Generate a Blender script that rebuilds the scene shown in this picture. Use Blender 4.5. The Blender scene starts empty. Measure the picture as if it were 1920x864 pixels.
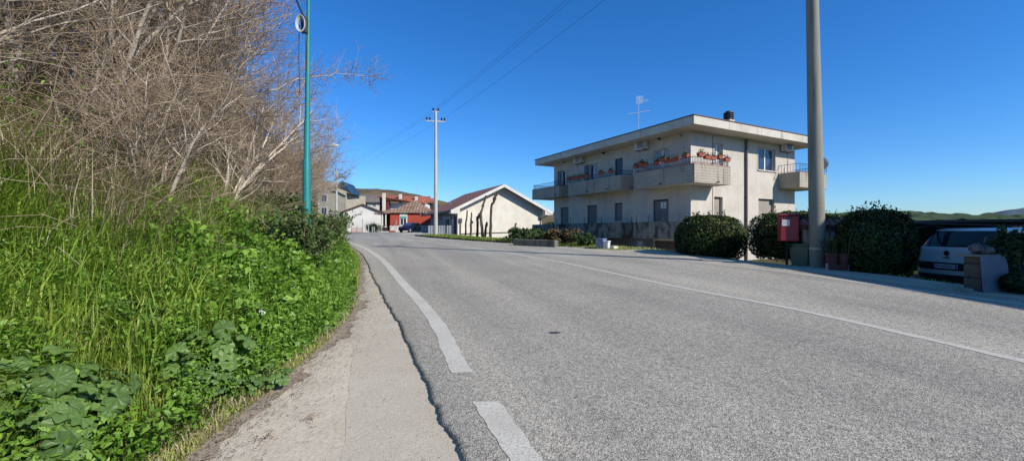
import bpy, bmesh, math, random
import numpy as np
from mathutils import Vector, Matrix

random.seed(7)
rng = np.random.default_rng(11)
scene = bpy.context.scene
COL = scene.collection
F = 794.0                      # focal length in photo pixels (1920 wide)
CAMZ = 1.5

def at(px, py, Y):
    return Vector(((px - 960) / F * Y, Y, CAMZ + (432 - py) / F * Y))

# ------------------------------------------------------------------ tagging
def tag(o, label=None, cat=None, group=None, kind=None):
    if label: o['label'] = label
    if cat: o['category'] = cat
    if group: o['group'] = group
    if kind: o['kind'] = kind
    return o

def empty(name, loc=(0, 0, 0), rz=0.0, label=None, cat=None, group=None, scale=1.0):
    o = bpy.data.objects.new(name, None)
    COL.objects.link(o)
    o.location = loc
    o.rotation_euler = (0, 0, rz)
    o.scale = (scale, scale, scale)
    o.empty_display_size = 0.2
    return tag(o, label, cat, group)

def copy_tree(o, parent=None):
    c = o.copy()
    COL.objects.link(c)
    c.parent = parent
    for ch in list(o.children):
        copy_tree(ch, c)
    return c

# ------------------------------------------------------------------ materials
def _mat(name):
    m = bpy.data.materials.new(name)
    m.use_nodes = True
    nt = m.node_tree
    return m, nt, nt.nodes['Principled BSDF']

def N(nt, t, **kw):
    n = nt.nodes.new(t)
    for k, v in kw.items():
        setattr(n, k, v)
    return n

def ramp(nt, fac, stops):
    r = N(nt, 'ShaderNodeValToRGB')
    els = r.color_ramp.elements
    while len(els) < len(stops): els.new(0.5)
    for e, (p, c) in zip(els, stops):
        e.position = p
        e.color = (*c, 1) if len(c) == 3 else c
    nt.links.new(fac, r.inputs[0])
    return r.outputs[0]

def noise(nt, vec, scale, detail=4, rough=0.55):
    n = N(nt, 'ShaderNodeTexNoise')
    n.inputs['Scale'].default_value = scale
    n.inputs['Detail'].default_value = detail
    n.inputs['Roughness'].default_value = rough
    nt.links.new(vec, n.inputs['Vector'])
    return n.outputs['Fac']

def mapping(nt, vec, scale=(1, 1, 1)):
    mp = N(nt, 'ShaderNodeMapping')
    mp.inputs['Scale'].default_value = scale
    nt.links.new(vec, mp.inputs['Vector'])
    return mp.outputs[0]

def mix(nt, fac, a, b, mode='MIX'):
    m = N(nt, 'ShaderNodeMix', data_type='RGBA', blend_type=mode)
    for sock, v in ((m.inputs[0], fac), (m.inputs[6], a), (m.inputs[7], b)):
        if hasattr(v, 'is_linked') or hasattr(v, 'links'):
            nt.links.new(v, sock)
        elif isinstance(v, (int, float)):
            sock.default_value = v
        else:
            sock.default_value = (*v, 1)
    return m.outputs[2]

def bump(nt, bsdf, h, strength=0.3, dist=0.02):
    b = N(nt, 'ShaderNodeBump')
    b.inputs['Strength'].default_value = strength
    b.inputs['Distance'].default_value = dist
    nt.links.new(h, b.inputs['Height'])
    nt.links.new(b.outputs[0], bsdf.inputs['Normal'])

def coords(nt):
    return N(nt, 'ShaderNodeTexCoord').outputs['Object']

def simple(name, col, rough=0.6, var=0.15, scale=6.0, metal=0.0, bmp=0.0, bscale=60.0):
    """plain surface with a little worn variation"""
    m, nt, b = _mat(name)
    v = coords(nt)
    n = noise(nt, v, scale, 5, 0.6)
    c = ramp(nt, n, [(0.3, [x * (1 - var) for x in col]), (0.7, [min(1, x * (1 + var)) for x in col])])
    nt.links.new(c, b.inputs['Base Color'])
    b.inputs['Roughness'].default_value = rough
    b.inputs['Metallic'].default_value = metal
    if bmp:
        bump(nt, b, noise(nt, v, bscale, 3), bmp, 0.01)
    return m

def stained(name, col, dark, streak=0.5, boards=0.0, rough=0.85, grain=40, level=0.62, stretch=(2.6, 2.6, 0.25)):
    """concrete / render with rain streaks, blotches and optional horizontal board marks"""
    m, nt, b = _mat(name)
    v = coords(nt)
    blot = noise(nt, v, 0.8, 6, 0.65)
    c = ramp(nt, blot, [(0.3, [x * 0.80 for x in col]), (0.7, [min(1, x * 1.07) for x in col])])
    fine = noise(nt, v, grain, 4, 0.7)
    f2 = ramp(nt, fine, [(0.3, (0.8, 0.8, 0.8)), (0.7, (1.05, 1.05, 1.05))])
    c = mix(nt, 1.0, c, f2, 'MULTIPLY')
    if streak:
        st = noise(nt, mapping(nt, v, stretch), 1.6, 5, 0.6)
        sf = ramp(nt, st, [(level, (0, 0, 0)), (level + 0.13, (streak, streak, streak))])
        c = mix(nt, sf, c, dark)
    h = fine
    if boards:
        w = N(nt, 'ShaderNodeTexWave', wave_type='BANDS', bands_direction='Z')
        w.inputs['Scale'].default_value = boards
        w.inputs['Distortion'].default_value = 0.6
        w.inputs['Detail Scale'].default_value = 0.6
        nt.links.new(v, w.inputs['Vector'])
        wf = ramp(nt, w.outputs['Fac'], [(0.0, (0.55, 0.55, 0.55)), (0.18, (1, 1, 1)), (1.0, (0.93, 0.93, 0.93))])
        c = mix(nt, 1.0, c, wf, 'MULTIPLY')
        h = w.outputs['Fac']
    nt.links.new(c, b.inputs['Base Color'])
    b.inputs['Roughness'].default_value = rough
    b.inputs['Specular IOR Level'].default_value = 0.25
    bump(nt, b, h, 0.25, 0.012)
    return m

def tiles(name, cols, per_m=3.2, axis='X'):
    """clay roof tiles: ribs along the slope, courses across, tile to tile colour"""
    m, nt, b = _mat(name)
    v = coords(nt)
    w = N(nt, 'ShaderNodeTexWave', wave_type='BANDS', bands_direction=axis)
    w.inputs['Scale'].default_value = per_m * 0.31
    nt.links.new(v, w.inputs['Vector'])
    vo = N(nt, 'ShaderNodeTexVoronoi', feature='F1')
    vo.inputs['Scale'].default_value = per_m
    nt.links.new(v, vo.inputs['Vector'])
    sep = N(nt, 'ShaderNodeSeparateColor')
    nt.links.new(vo.outputs['Color'], sep.inputs[0])
    c = ramp(nt, sep.outputs[0], [(0.0, cols[0]), (0.5, cols[1]), (1.0, cols[2])])
    wf = ramp(nt, w.outputs['Fac'], [(0.0, (0.5, 0.5, 0.5)), (0.5, (1, 1, 1))])
    c = mix(nt, 1.0, c, wf, 'MULTIPLY')
    big = ramp(nt, noise(nt, v, 0.5, 5), [(0.3, (0.7, 0.7, 0.7)), (0.7, (1.1, 1.1, 1.1))])
    c = mix(nt, 1.0, c, big, 'MULTIPLY')
    nt.links.new(c, b.inputs['Base Color'])
    b.inputs['Roughness'].default_value = 0.85
    bump(nt, b, w.outputs['Fac'], 0.6, 0.04)
    return m

def leaf_mat(name, stops, trans=0.35, rough=0.5, spec=0.35):
    """leaves and blades: colour from the per-leaf tint attribute, light passes through"""
    m, nt, b = _mat(name)
    a = N(nt, 'ShaderNodeAttribute', attribute_name='tint')
    c = ramp(nt, a.outputs['Fac'], stops)
    nt.links.new(c, b.inputs['Base Color'])
    b.inputs['Roughness'].default_value = rough
    b.inputs['Specular IOR Level'].default_value = spec
    t = N(nt, 'ShaderNodeBsdfTranslucent')
    c2 = mix(nt, 1.0, c, (1.3, 1.25, 0.5), 'MULTIPLY')
    nt.links.new(c2, t.inputs[0])
    ms = N(nt, 'ShaderNodeMixShader')
    ms.inputs[0].default_value = trans
    nt.links.new(b.outputs[0], ms.inputs[1])
    nt.links.new(t.outputs[0], ms.inputs[2])
    nt.links.new(ms.outputs[0], nt.nodes['Material Output'].inputs[0])
    return m

def bark_mat(name, c0, c1, c2, scale=5):
    m, nt, b = _mat(name)
    v = coords(nt)
    n = noise(nt, mapping(nt, v, (1, 1, 0.35)), scale, 6, 0.7)
    c = ramp(nt, n, [(0.3, c0), (0.5, c1), (0.72, c2)])
    oi = N(nt, 'ShaderNodeObjectInfo')
    rr = ramp(nt, oi.outputs['Random'], [(0, (0.72, 0.72, 0.74)), (1, (1.15, 1.12, 1.08))])
    c = mix(nt, 1.0, c, rr, 'MULTIPLY')
    nt.links.new(c, b.inputs['Base Color'])
    b.inputs['Roughness'].default_value = 0.9
    b.inputs['Specular IOR Level'].default_value = 0.2
    return m

def glass_mat(name, col=(0.02, 0.03, 0.05), rough=0.06):
    m, nt, b = _mat(name)
    v = coords(nt)
    n = noise(nt, v, 1.5, 2)
    c = ramp(nt, n, [(0.3, [x * 0.6 for x in col]), (0.7, [x * 1.4 for x in col])])
    nt.links.new(c, b.inputs['Base Color'])
    b.inputs['Roughness'].default_value = rough
    b.inputs['IOR'].default_value = 1.6
    return m

# ------------------------------------------------------------------ mesh builder
class MB:
    def __init__(s): s.v, s.f = [], []
    def add(s, vs, fs):
        o = len(s.v)
        s.v += [tuple(p) for p in vs]
        s.f += [tuple(i + o for i in f) for f in fs]
        return s
    def box(s, x0, x1, y0, y1, z0, z1, M=None):
        if x0 > x1: x0, x1 = x1, x0
        if y0 > y1: y0, y1 = y1, y0
        if z0 > z1: z0, z1 = z1, z0
        p = [Vector(q) for q in ((x0, y0, z0), (x1, y0, z0), (x1, y1, z0), (x0, y1, z0), (x0, y0, z1), (x1, y0, z1), (x1, y1, z1), (x0, y1, z1))]
        if M is not None: p = [M @ q for q in p]
        return s.add(p, [(0, 3, 2, 1), (4, 5, 6, 7), (0, 1, 5, 4), (1, 2, 6, 5), (2, 3, 7, 6), (3, 0, 4, 7)])
    def bar(s, a, b, w, h=None, up=(0, 0, 1)):
        """square bar from a to b"""
        a, b = Vector(a), Vector(b)
        h = h or w
        d = (b - a).normalized()
        u = Vector(up)
        if abs(d.dot(u)) > 0.98: u = Vector((0, 1, 0))
        sx = d.cross(u).normalized() * w / 2
        sy = sx.cross(d).normalized() * h / 2
        p = [a - sx - sy, a + sx - sy, a + sx + sy, a - sx + sy, b - sx - sy, b + sx - sy, b + sx + sy, b - sx + sy]
        return s.add(p, [(3, 2, 1, 0), (4, 5, 6, 7), (0, 1, 5, 4), (1, 2, 6, 5), (2, 3, 7, 6), (3, 0, 4, 7)])
    def tube(s, pts, radii, n=8, caps=True):
        pts = [Vector(p) for p in pts]
        if not hasattr(radii, '__len__'): radii = [radii] * len(pts)
        vs, fs = [], []
        prev = None
        for i, p in enumerate(pts):
            d = (pts[min(i + 1, len(pts) - 1)] - pts[max(i - 1, 0)])
            d = d.normalized() if d.length > 1e-9 else Vector((0, 0, 1))
            if prev is None:
                u = d.cross(Vector((0, 0, 1)))
                if u.length < 0.05: u = d.cross(Vector((0, 1, 0)))
            else:
                u = prev - d * prev.dot(d)
            u.normalize(); prev = u
            w = d.cross(u)
            for k in range(n):
                a = 2 * math.pi * k / n
                vs.append(p + (u * math.cos(a) + w * math.sin(a)) * radii[i])
        for i in range(len(pts) - 1):
            for k in range(n):
                k2 = (k + 1) % n
                fs.append((i * n + k, i * n + k2, (i + 1) * n + k2, (i + 1) * n + k))
        if caps:
            fs.append(tuple(range(n - 1, -1, -1)))
            fs.append(tuple((len(pts) - 1) * n + k for k in range(n)))
        return s.add(vs, fs)
    def lathe(s, prof, c=(0, 0, 0), n=20):
        """profile of (r, z)"""
        vs, fs = [], []
        for r, z in prof:
            for k in range(n):
                a = 2 * math.pi * k / n
                vs.append((c[0] + r * math.cos(a), c[1] + r * math.sin(a), c[2] + z))
        for i in range(len(prof) - 1):
            for k in range(n):
                k2 = (k + 1) % n
                fs.append((i * n + k, i * n + k2, (i + 1) * n + k2, (i + 1) * n + k))
        fs.append(tuple(range(n - 1, -1, -1)))
        fs.append(tuple((len(prof) - 1) * n + k for k in range(n)))
        return s.add(vs, fs)
    def prism(s, poly, d):
        """planar polygon extruded by vector d"""
        d = Vector(d); n = len(poly)
        vs = [Vector(p) for p in poly] + [Vector(p) + d for p in poly]
        fs = [tuple(range(n - 1, -1, -1)), tuple(range(n, 2 * n))]
        for i in range(n):
            j = (i + 1) % n
            fs.append((i, j, n + j, n + i))
        return s.add(vs, fs)
    def build(s, name, mat, parent=None, smooth=False, bevel=0.0, M=None):
        me = bpy.data.meshes.new(name)
        me.from_pydata([tuple(M @ Vector(p)) if M is not None else p for p in s.v], [], s.f)
        bm = bmesh.new(); bm.from_mesh(me)
        bmesh.ops.recalc_face_normals(bm, faces=bm.faces)
        bm.to_mesh(me); bm.free()
        if smooth:
            for p in me.polygons: p.use_smooth = True
        if mat: me.materials.append(mat)
        o = bpy.data.objects.new(name, me)
        COL.objects.link(o)
        o.parent = parent
        if bevel:
            md = o.modifiers.new('bevel', 'BEVEL')
            md.width = bevel; md.segments = 2; md.limit_method = 'ANGLE'
        if smooth:
            try: me.set_sharp_from_angle(angle=math.radians(40))
            except Exception: pass
        return o

def fast_quads(name, verts, quads, mat, parent=None, tint=None, smooth=False):
    """numpy mesh of quads; tint is one value per vertex"""
    me = bpy.data.meshes.new(name)
    nv, nq = len(verts), len(quads)
    me.vertices.add(nv)
    me.vertices.foreach_set('co', np.ascontiguousarray(verts, dtype=np.float32).ravel())
    me.loops.add(nq * 4)
    me.loops.foreach_set('vertex_index', np.ascontiguousarray(quads, dtype=np.int32).ravel())
    me.polygons.add(nq)
    me.polygons.foreach_set('loop_start', np.arange(0, nq * 4, 4, dtype=np.int32))
    me.polygons.foreach_set('loop_total', np.full(nq, 4, dtype=np.int32))
    if smooth:
        me.polygons.foreach_set('use_smooth', np.ones(nq, dtype=bool))
    if tint is not None:
        at_ = me.attributes.new('tint', 'FLOAT', 'POINT')
        at_.data.foreach_set('value', np.ascontiguousarray(tint, dtype=np.float32))
    me.update(); me.validate()
    me.materials.append(mat)
    o = bpy.data.objects.new(name, me)
    COL.objects.link(o)
    o.parent = parent
    return o

def blades(P, h, w, bend, az, tint, droop=0.6):
    """grass blades: two quads each, curved over. P (n,3)"""
    n = len(P)
    d = np.stack([np.cos(az), np.sin(az), np.zeros(n)], 1)
    sd = np.stack([-np.sin(az), np.cos(az), np.zeros(n)], 1)
    up = np.array([0, 0, 1.0])
    b = bend[:, None]; H = h[:, None]; W = w[:, None]
    mid = P + up * H * 0.55 + d * b * H * 0.3
    tip = P + up * H * (1 - droop * b * 0.6) + d * b * H * 0.95
    V = np.stack([P - sd * W * .5, P + sd * W * .5, mid + sd * W * .42, mid - sd * W * .42, tip + sd * W * .06, tip - sd * W * .06], 1)
    i = np.arange(n)[:, None] * 6
    Q = np.concatenate([i + np.array([[0, 1, 2, 3]]), i + np.array([[3, 2, 4, 5]])], 0)
    return V.reshape(-1, 3), Q, np.repeat(tint, 6)

def leaf_cards(P, nrm, size, tint, aspect=0.55, fold=0.25):
    """diamond leaves lying across the normal, folded on the midrib"""
    n = len(P)
    r = rng.normal(size=(n, 3))
    t = np.cross(nrm, r); t /= np.linalg.norm(t, axis=1)[:, None] + 1e-9
    s = np.cross(nrm, t)
    S = size[:, None]
    a = P - t * S * .5
    c = P + t * S * .5 - nrm * S * .12
    l = P + s * S * aspect * .5 + nrm * S * fold * .5 - t * S * .06
    q = P - s * S * aspect * .5 + nrm * S * fold * .5 - t * S * .06
    V = np.stack([a, q, c, l], 1).reshape(-1, 3)
    Q = np.arange(n)[:, None] * 4 + np.arange(4)[None]
    return V, Q, np.repeat(tint, 4)

def merge(parts):
    V, Q, T, o = [], [], [], 0
    for v, q, t in parts:
        V.append(v); Q.append(q + o); T.append(t); o += len(v)
    return np.concatenate(V), np.concatenate(Q), np.concatenate(T)

def tubes_np(polys, k=3):
    """many thin tubes: list of (pts (n,3), radii (n,))"""
    Vs, Qs, o = [], [], 0
    ang = np.arange(k) * 2 * math.pi / k
    ca, sa = np.cos(ang), np.sin(ang)
    for pts, rad in polys:
        n = len(pts)
        d = np.gradient(pts, axis=0)
        d /= np.linalg.norm(d, axis=1)[:, None] + 1e-9
        ref = np.array([0.31, 0.22, 0.92]) if abs(d[0, 2]) < 0.8 else np.array([0.9, 0.3, 0.1])
        u = np.cross(d, ref); u /= np.linalg.norm(u, axis=1)[:, None] + 1e-9
        w = np.cross(d, u)
        ring = pts[:, None, :] + (u[:, None, :] * ca[None, :, None] + w[:, None, :] * sa[None, :, None]) * rad[:, None, None]
        Vs.append(ring.reshape(-1, 3))
        i = np.arange(n - 1)[:, None] * k + np.arange(k)[None]
        j = np.arange(n - 1)[:, None] * k + (np.arange(k)[None] + 1) % k
        Qs.append(np.stack([i, j, j + k, i + k], -1).reshape(-1, 4) + o)
        o += n * k
    return np.concatenate(Vs), np.concatenate(Qs)

def text(body, size, mat, parent, name, M, extrude=0.002):
    cu = bpy.data.curves.new(name, 'FONT')
    cu.body = body; cu.size = size; cu.extrude = extrude
    cu.align_x = 'CENTER'; cu.align_y = 'CENTER'
    cu.materials.append(mat)
    tmp = bpy.data.objects.new(name + '_outline', cu)
    COL.objects.link(tmp)
    bpy.context.view_layer.update()
    me = bpy.data.meshes.new_from_object(tmp.evaluated_get(bpy.context.evaluated_depsgraph_get()))
    bpy.data.objects.remove(tmp)
    if not me.materials: me.materials.append(mat)
    o = bpy.data.objects.new(name, me)
    COL.objects.link(o)
    o.parent = parent
    o.matrix_local = M
    return o

# ------------------------------------------------------------------ terrain
def curve(pts):
    ys = np.array([p[1] for p in pts], float); xs = np.array([p[0] for p in pts], float)
    m = np.gradient(xs, ys)
    def f(y):
        y = np.asarray(y, float)
        yc = np.clip(y, ys[0], ys[-1])
        i = np.clip(np.searchsorted(ys, yc, side='right') - 1, 0, len(ys) - 2)
        h = ys[i + 1] - ys[i]; t = (yc - ys[i]) / h
        r = ((2*t**3-3*t**2+1)*xs[i] + (t**3-2*t**2+t)*h*m[i] + (-2*t**3+3*t**2)*xs[i+1] + (t**3-t**2)*h*m[i+1])
        return r + (y - yc) * np.where(y < ys[0], m[0], m[-1])
    return f

x_grass = curve([(-1.9, -14), (-2.1, -3), (-2.4, 2.9), (-2.5, 4.6), (-2.75, 6.6), (-4.4, 11.8), (-6.9, 18.5), (-10.6, 26), (-17.6, 36), (-29, 46)])
x_seam = curve([(0.6, -14), (0.1, -3), (-1.18, 2.92), (-1.75, 4.6), (-2.2, 5.9), (-3.2, 8.7), (-4.1, 11.2), (-7.9, 20.5), (-16.9, 35.6), (-28.4, 46)])
x_asph = curve([(2.0, -14), (1.0, -3), (-0.33, 2.87), (-0.86, 4.2), (-1.62, 6.18), (-3.25, 10.2), (-7.6, 20.8), (-10.3, 26), (-16.8, 35.6), (-28, 46)])
x_line = curve([(2.7, -14), (1.45, -3), (-0.05, 2.85), (-0.36, 3.7), (-0.61, 4.32), (-1.06, 5.81), (-2.86, 10.5), (-5.9, 18.0), (-9.9, 26), (-16.3, 35.4), (-27.2, 46)])
x_mid = curve([(8.8, -14), (6.9, -3), (5.42, 3.1), (5.1, 4.23), (4.28, 6.9), (3.69, 8.14), (1.34, 14.1), (-2.72, 21.6), (-9.8, 32.4), (-23, 45)])
x_right = curve([(12.5, -14), (11.0, -3), (9.2, 4.0), (8.4, 6.95), (7.95, 8.25), (7.4, 10.3), (6.6, 12.0), (4.54, 16.4), (1.3, 21.0), (-7.6, 33.6), (-9.4, 37.5), (-9.8, 46)])

def plane(X, Y):
    X = np.clip(X, -34, 13); Y = np.clip(Y, -60, 70)
    p = 0.0247 * X + 0.0402 * Y - 0.17
    cap = 1.30
    return np.where(p < cap - .3, p, cap - .3 * np.exp(-(np.maximum(p, cap - .3) - (cap - .3)) / .3))

def sstep(a, b, x):
    t = np.clip((x - a) / (b - a), 0, 1)
    return t * t * (3 - 2 * t)

def gnoise(X, Y, s, seed=0.0):
    X = np.asarray(X, float) / s + seed; Y = np.asarray(Y, float) / s - seed * .7
    return (np.sin(X * 1.7 + 1.3 * np.sin(Y * 1.1 + seed)) * np.sin(Y * 1.9 + 1.1 * np.sin(X * .9)) + .5 * np.sin(X * 3.7 + Y * 2.9 + seed) * np.sin(Y * 4.3 - X * 1.3)) / 1.5

def bank(d):
    """profile of the left bank, d metres in from the grass edge"""
    d = np.maximum(d, 0)
    return np.where(d < 5, .72 * d, 3.6 + .42 * (np.minimum(d, 15) - 5)) * sstep(0, .5, d)

def ground(X, Y):
    X = np.asarray(X, float); Y = np.asarray(Y, float)
    z = plane(X, Y)
    d = (X - x_right(np.minimum(Y, 46))) * .88
    near = .45 * sstep(.9, 2.6, d)
    far = 1.35 * sstep(1.6, 6.5, d) * (1 - .6 * sstep(27, 33, Y))
    k = sstep(12.0, 17.0, Y)
    z = z - near * (1 - k) - far * k
    z = z - np.clip((d - 20) * .12, 0, 22) * (1 - .7 * sstep(40, 60, Y) * (X < 10))
    dl = (x_grass(np.minimum(Y, 46)) - X) * .88
    z = z + bank(dl) * (1 - sstep(24, 36, Y)) * (1 + .12 * gnoise(X, Y, 2.2, 3.0))
    return z

def gz(x, y):
    return float(ground(x, y))
# ------------------------------------------------------------------ world, sun, camera
SUN_EL = math.radians(33)
SUN_H = Vector((0.795, -0.607)).normalized()
SUN = Vector((SUN_H.x * math.cos(SUN_EL), SUN_H.y * math.cos(SUN_EL), math.sin(SUN_EL)))
world = bpy.data.worlds.new('World'); scene.world = world
world.use_nodes = True
wn = world.node_tree
sky = wn.nodes.new('ShaderNodeTexSky')
sky.sky_type = 'NISHITA'; sky.sun_disc = False
sky.sun_elevation = SUN_EL
sky.sun_rotation = math.atan2(SUN_H.x, SUN_H.y)
sky.altitude = 350; sky.air_density = 1.0; sky.dust_density = 0.12; sky.ozone_density = 3.2
hs = wn.nodes.new('ShaderNodeHueSaturation')
hs.inputs['Saturation'].default_value = 1.28
hs.inputs['Hue'].default_value = 0.497
wn.links.new(sky.outputs[0], hs.inputs['Color'])
bg = wn.nodes['Background']
# clear cold air: the horizon band stays blue instead of turning white
tc = wn.nodes.new('ShaderNodeTexCoord'); sx = wn.nodes.new('ShaderNodeSeparateXYZ')
wn.links.new(tc.outputs['Generated'], sx.inputs[0])
hz_ = ramp(wn, sx.outputs['Z'], [(0.0, (0.60, 0.80, 1.07)), (0.10, (0.60, 0.86, 1.2)), (0.30, (0.60, 0.91, 1.26)), (0.48, (0.64, 0.95, 1.28)), (0.66, (1.15, 1.08, 1.0))])
wn.links.new(mix(wn, 1.0, hs.outputs[0], hz_, 'MULTIPLY'), bg.inputs[0])
bg.inputs[1].default_value = 0.136
sl = bpy.data.lights.new('sun', 'SUN')
sl.energy = 5.0; sl.angle = math.radians(0.5); sl.color = (1.0, 0.94, 0.85)
so = bpy.data.objects.new('sun', sl); COL.objects.link(so)
so.rotation_euler = (-SUN).to_track_quat('-Z', 'Y').to_euler()
so.location = (30, -20, 40)
cam = bpy.data.cameras.new('camera')
cam.sensor_fit = 'HORIZONTAL'; cam.sensor_width = 36; cam.lens = F / 1920 * 36
cam.clip_start = 0.05; cam.clip_end = 8000
co = bpy.data.objects.new('camera', cam); COL.objects.link(co)
co.location = (0, 0, CAMZ); co.rotation_euler = (math.radians(90), 0, 0)
scene.camera = co
scene.view_settings.view_transform = 'Standard'
scene.view_settings.look = 'None'
scene.view_settings.exposure = 0
scene.render.engine = 'CYCLES'
scene.cycles.max_bounces = 6
scene.cycles.diffuse_bounces = 3
scene.cycles.transparent_max_bounces = 8
try:
    scene.cycles.use_denoising = True
    scene.cycles.denoiser = 'OPENIMAGEDENOISE'
except Exception: pass

# ------------------------------------------------------------------ setting sheets
def sheet(name, Xg, Yg, Zg, mat, kind='structure', smooth=True, parent=None):
    r, c = Xg.shape
    V = np.stack([Xg, Yg, Zg], -1).reshape(-1, 3)
    i = (np.arange(r - 1)[:, None] * c + np.arange(c - 1)[None]).ravel()
    Q = np.stack([i, i + 1, i + c + 1, i + c], 1)
    o = fast_quads(name, V, Q, mat, parent, smooth=smooth)
    if kind: o['kind'] = kind
    return o

def grow(a, b, n, e=2.6):
    t = np.linspace(0, 1, n + 1)[1:]
    return a + (b - a) * t ** e

gx = np.concatenate([-grow(14, 40, 30, 1.2)[::-1] if False else -grow(14, 2600, 60, 4.2)[::-1], np.arange(-14, 14.01, .34), grow(14, 2600, 60, 4.2)])
gy = np.concatenate([-grow(4, 600, 30, 3)[::-1], np.arange(-4, 40, .34), grow(40, 3200, 60, 3.4)])
GX, GY = np.meshgrid(gx, gy)
GZ = ground(GX, GY)

def ground_material():
    m, nt, b = _mat('ground_earth')
    v = coords(nt)
    n1 = noise(nt, v, 0.9, 8, 0.7)
    c = ramp(nt, n1, [(0.25, (0.035, 0.05, 0.014)), (0.45, (0.06, 0.085, 0.022)), (0.55, (0.13, 0.11, 0.06)), (0.75, (0.2, 0.165, 0.10))])
    n2 = ramp(nt, noise(nt, v, 22, 6, 0.8), [(0.25, (0.35, 0.35, 0.35)), (0.75, (1.25, 1.25, 1.25))])
    c = mix(nt, 1.0, c, n2, 'MULTIPLY')
    nt.links.new(c, b.inputs['Base Color'])
    b.inputs['Roughness'].default_value = 1.0
    b.inputs['Specular IOR Level'].default_value = 0.1
    bump(nt, b, noise(nt, v, 14, 6, 0.8), 0.8, 0.15)
    return m
sheet('ground', GX, GY, GZ, ground_material())

def asphalt_material():
    m, nt, b = _mat('worn_asphalt')
    v = coords(nt)
    base = ramp(nt, noise(nt, v, 0.35, 6, 0.6), [(0.3, (0.385, 0.353, 0.303)), (0.7, (0.47, 0.433, 0.373))])
    # wheel tracks and patches run along the road
    rotv = N(nt, 'ShaderNodeMapping'); rotv.inputs['Rotation'].default_value = (0, 0, math.radians(-19)); nt.links.new(v, rotv.inputs['Vector'])
    tr = ramp(nt, noise(nt, mapping(nt, rotv.outputs[0], (1.0, 0.05, 1)), 1.3, 4, 0.5), [(0.35, (0.84, 0.84, 0.85)), (0.65, (1.09, 1.08, 1.06))])
    c = mix(nt, 1.0, base, tr, 'MULTIPLY')
    # patched areas and thin wandering cracks
    pv = N(nt, 'ShaderNodeTexVoronoi', feature='F1'); pv.inputs['Scale'].default_value = 0.22
    nt.links.new(mapping(nt, rotv.outputs[0], (1.0, 0.45, 1)), pv.inputs['Vector'])
    psep = N(nt, 'ShaderNodeSeparateColor'); nt.links.new(pv.outputs['Color'], psep.inputs[0])
    c = mix(nt, 1.0, c, ramp(nt, psep.outputs[0], [(0.0, (0.93, 0.93, 0.935)), (1.0, (1.05, 1.045, 1.03))]), 'MULTIPLY')
    cv = N(nt, 'ShaderNodeTexVoronoi', feature='DISTANCE_TO_EDGE'); cv.inputs['Scale'].default_value = 0.33
    wob = N(nt, 'ShaderNodeTexNoise'); wob.inputs['Scale'].default_value = 1.7; wob.inputs['Detail'].default_value = 5; nt.links.new(v, wob.inputs['Vector'])
    cvv = N(nt, 'ShaderNodeVectorMath', operation='MULTIPLY_ADD'); nt.links.new(wob.outputs['Color'], cvv.inputs[0]); cvv.inputs[1].default_value = (1.2, 1.2, 0); nt.links.new(v, cvv.inputs[2])
    nt.links.new(cvv.outputs[0], cv.inputs['Vector'])
    crk = ramp(nt, cv.outputs['Distance'], [(0.0, (0.55, 0.55, 0.55)), (0.004, (1, 1, 1))])
    gate = ramp(nt, noise(nt, v, 0.25, 3), [(0.5, (0, 0, 0)), (0.6, (.8, .8, .8))])
    c = mix(nt, gate, c, mix(nt, 1.0, c, crk, 'MULTIPLY'))
    vo = N(nt, 'ShaderNodeTexVoronoi', feature='F1'); vo.inputs['Scale'].default_value = 105
    nt.links.new(v, vo.inputs['Vector'])
    sep = N(nt, 'ShaderNodeSeparateColor'); nt.links.new(vo.outputs['Color'], sep.inputs[0])
    sp = ramp(nt, sep.outputs[0], [(0.0, (0.36, 0.36, 0.37)), (0.3, (0.84, 0.84, 0.84)), (0.7, (1.08, 1.08, 1.08)), (1.0, (1.46, 1.44, 1.40))])
    c = mix(nt, 1.0, c, sp, 'MULTIPLY')
    vo2 = N(nt, 'ShaderNodeTexVoronoi', feature='F1'); vo2.inputs['Scale'].default_value = 38
    nt.links.new(v, vo2.inputs['Vector'])
    sep2 = N(nt, 'ShaderNodeSeparateColor'); nt.links.new(vo2.outputs['Color'], sep2.inputs[0])
    sp2 = ramp(nt, sep2.outputs[1], [(0.0, (0.8, 0.8, 0.8)), (1.0, (1.18, 1.18, 1.18))])
    c = mix(nt, 1.0, c, sp2, 'MULTIPLY')
    # a few dark oil spots
    oil = ramp(nt, noise(nt, v, 2.3, 2, 0.4), [(0.77, (1, 1, 1)), (0.82, (0.75, 0.75, 0.75))])
    c = mix(nt, 1.0, c, oil, 'MULTIPLY')
    nt.links.new(c, b.inputs['Base Color'])
    b.inputs['Roughness'].default_value = 0.9
    b.inputs['Specular IOR Level'].default_value = 0.25
    bump(nt, b, vo.outputs['Distance'], 0.5, 0.008)
    return m
M_ASPH = asphalt_material()

ys = np.concatenate([np.arange(-12, 16, .035), np.arange(16, 46.1, .2)])
jag = (.012 * gnoise(ys * 0, ys, .13, 1.0) + .032 * gnoise(ys * 0 + 3, ys, .55, 4.0) + .006 * rng.normal(size=len(ys)) * (ys < 16))
jagr = (.05 * gnoise(ys * 0, ys, .3, 9.0) + .08 * gnoise(ys * 0 + 2, ys, 1.1, 2.0))
xl, xr = x_asph(ys) + jag, x_right(ys) + jagr
T = np.concatenate([[0, 0, 0.004], np.linspace(.02, 1, 15), [1.0]])
RX = xl[:, None] + (xr - xl)[:, None] * T[None]
RX[:, 0] -= .012
RX[:, -1] += .01
RY = np.repeat(ys[:, None], RX.shape[1], 1)
RZ = plane(RX, RY) + .055
RZ[:, 0] -= .06; RZ[:, 1] -= .006; RZ[:, -1] -= .06
sheet('road', RX, RY, RZ, M_ASPH, smooth=False)

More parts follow.
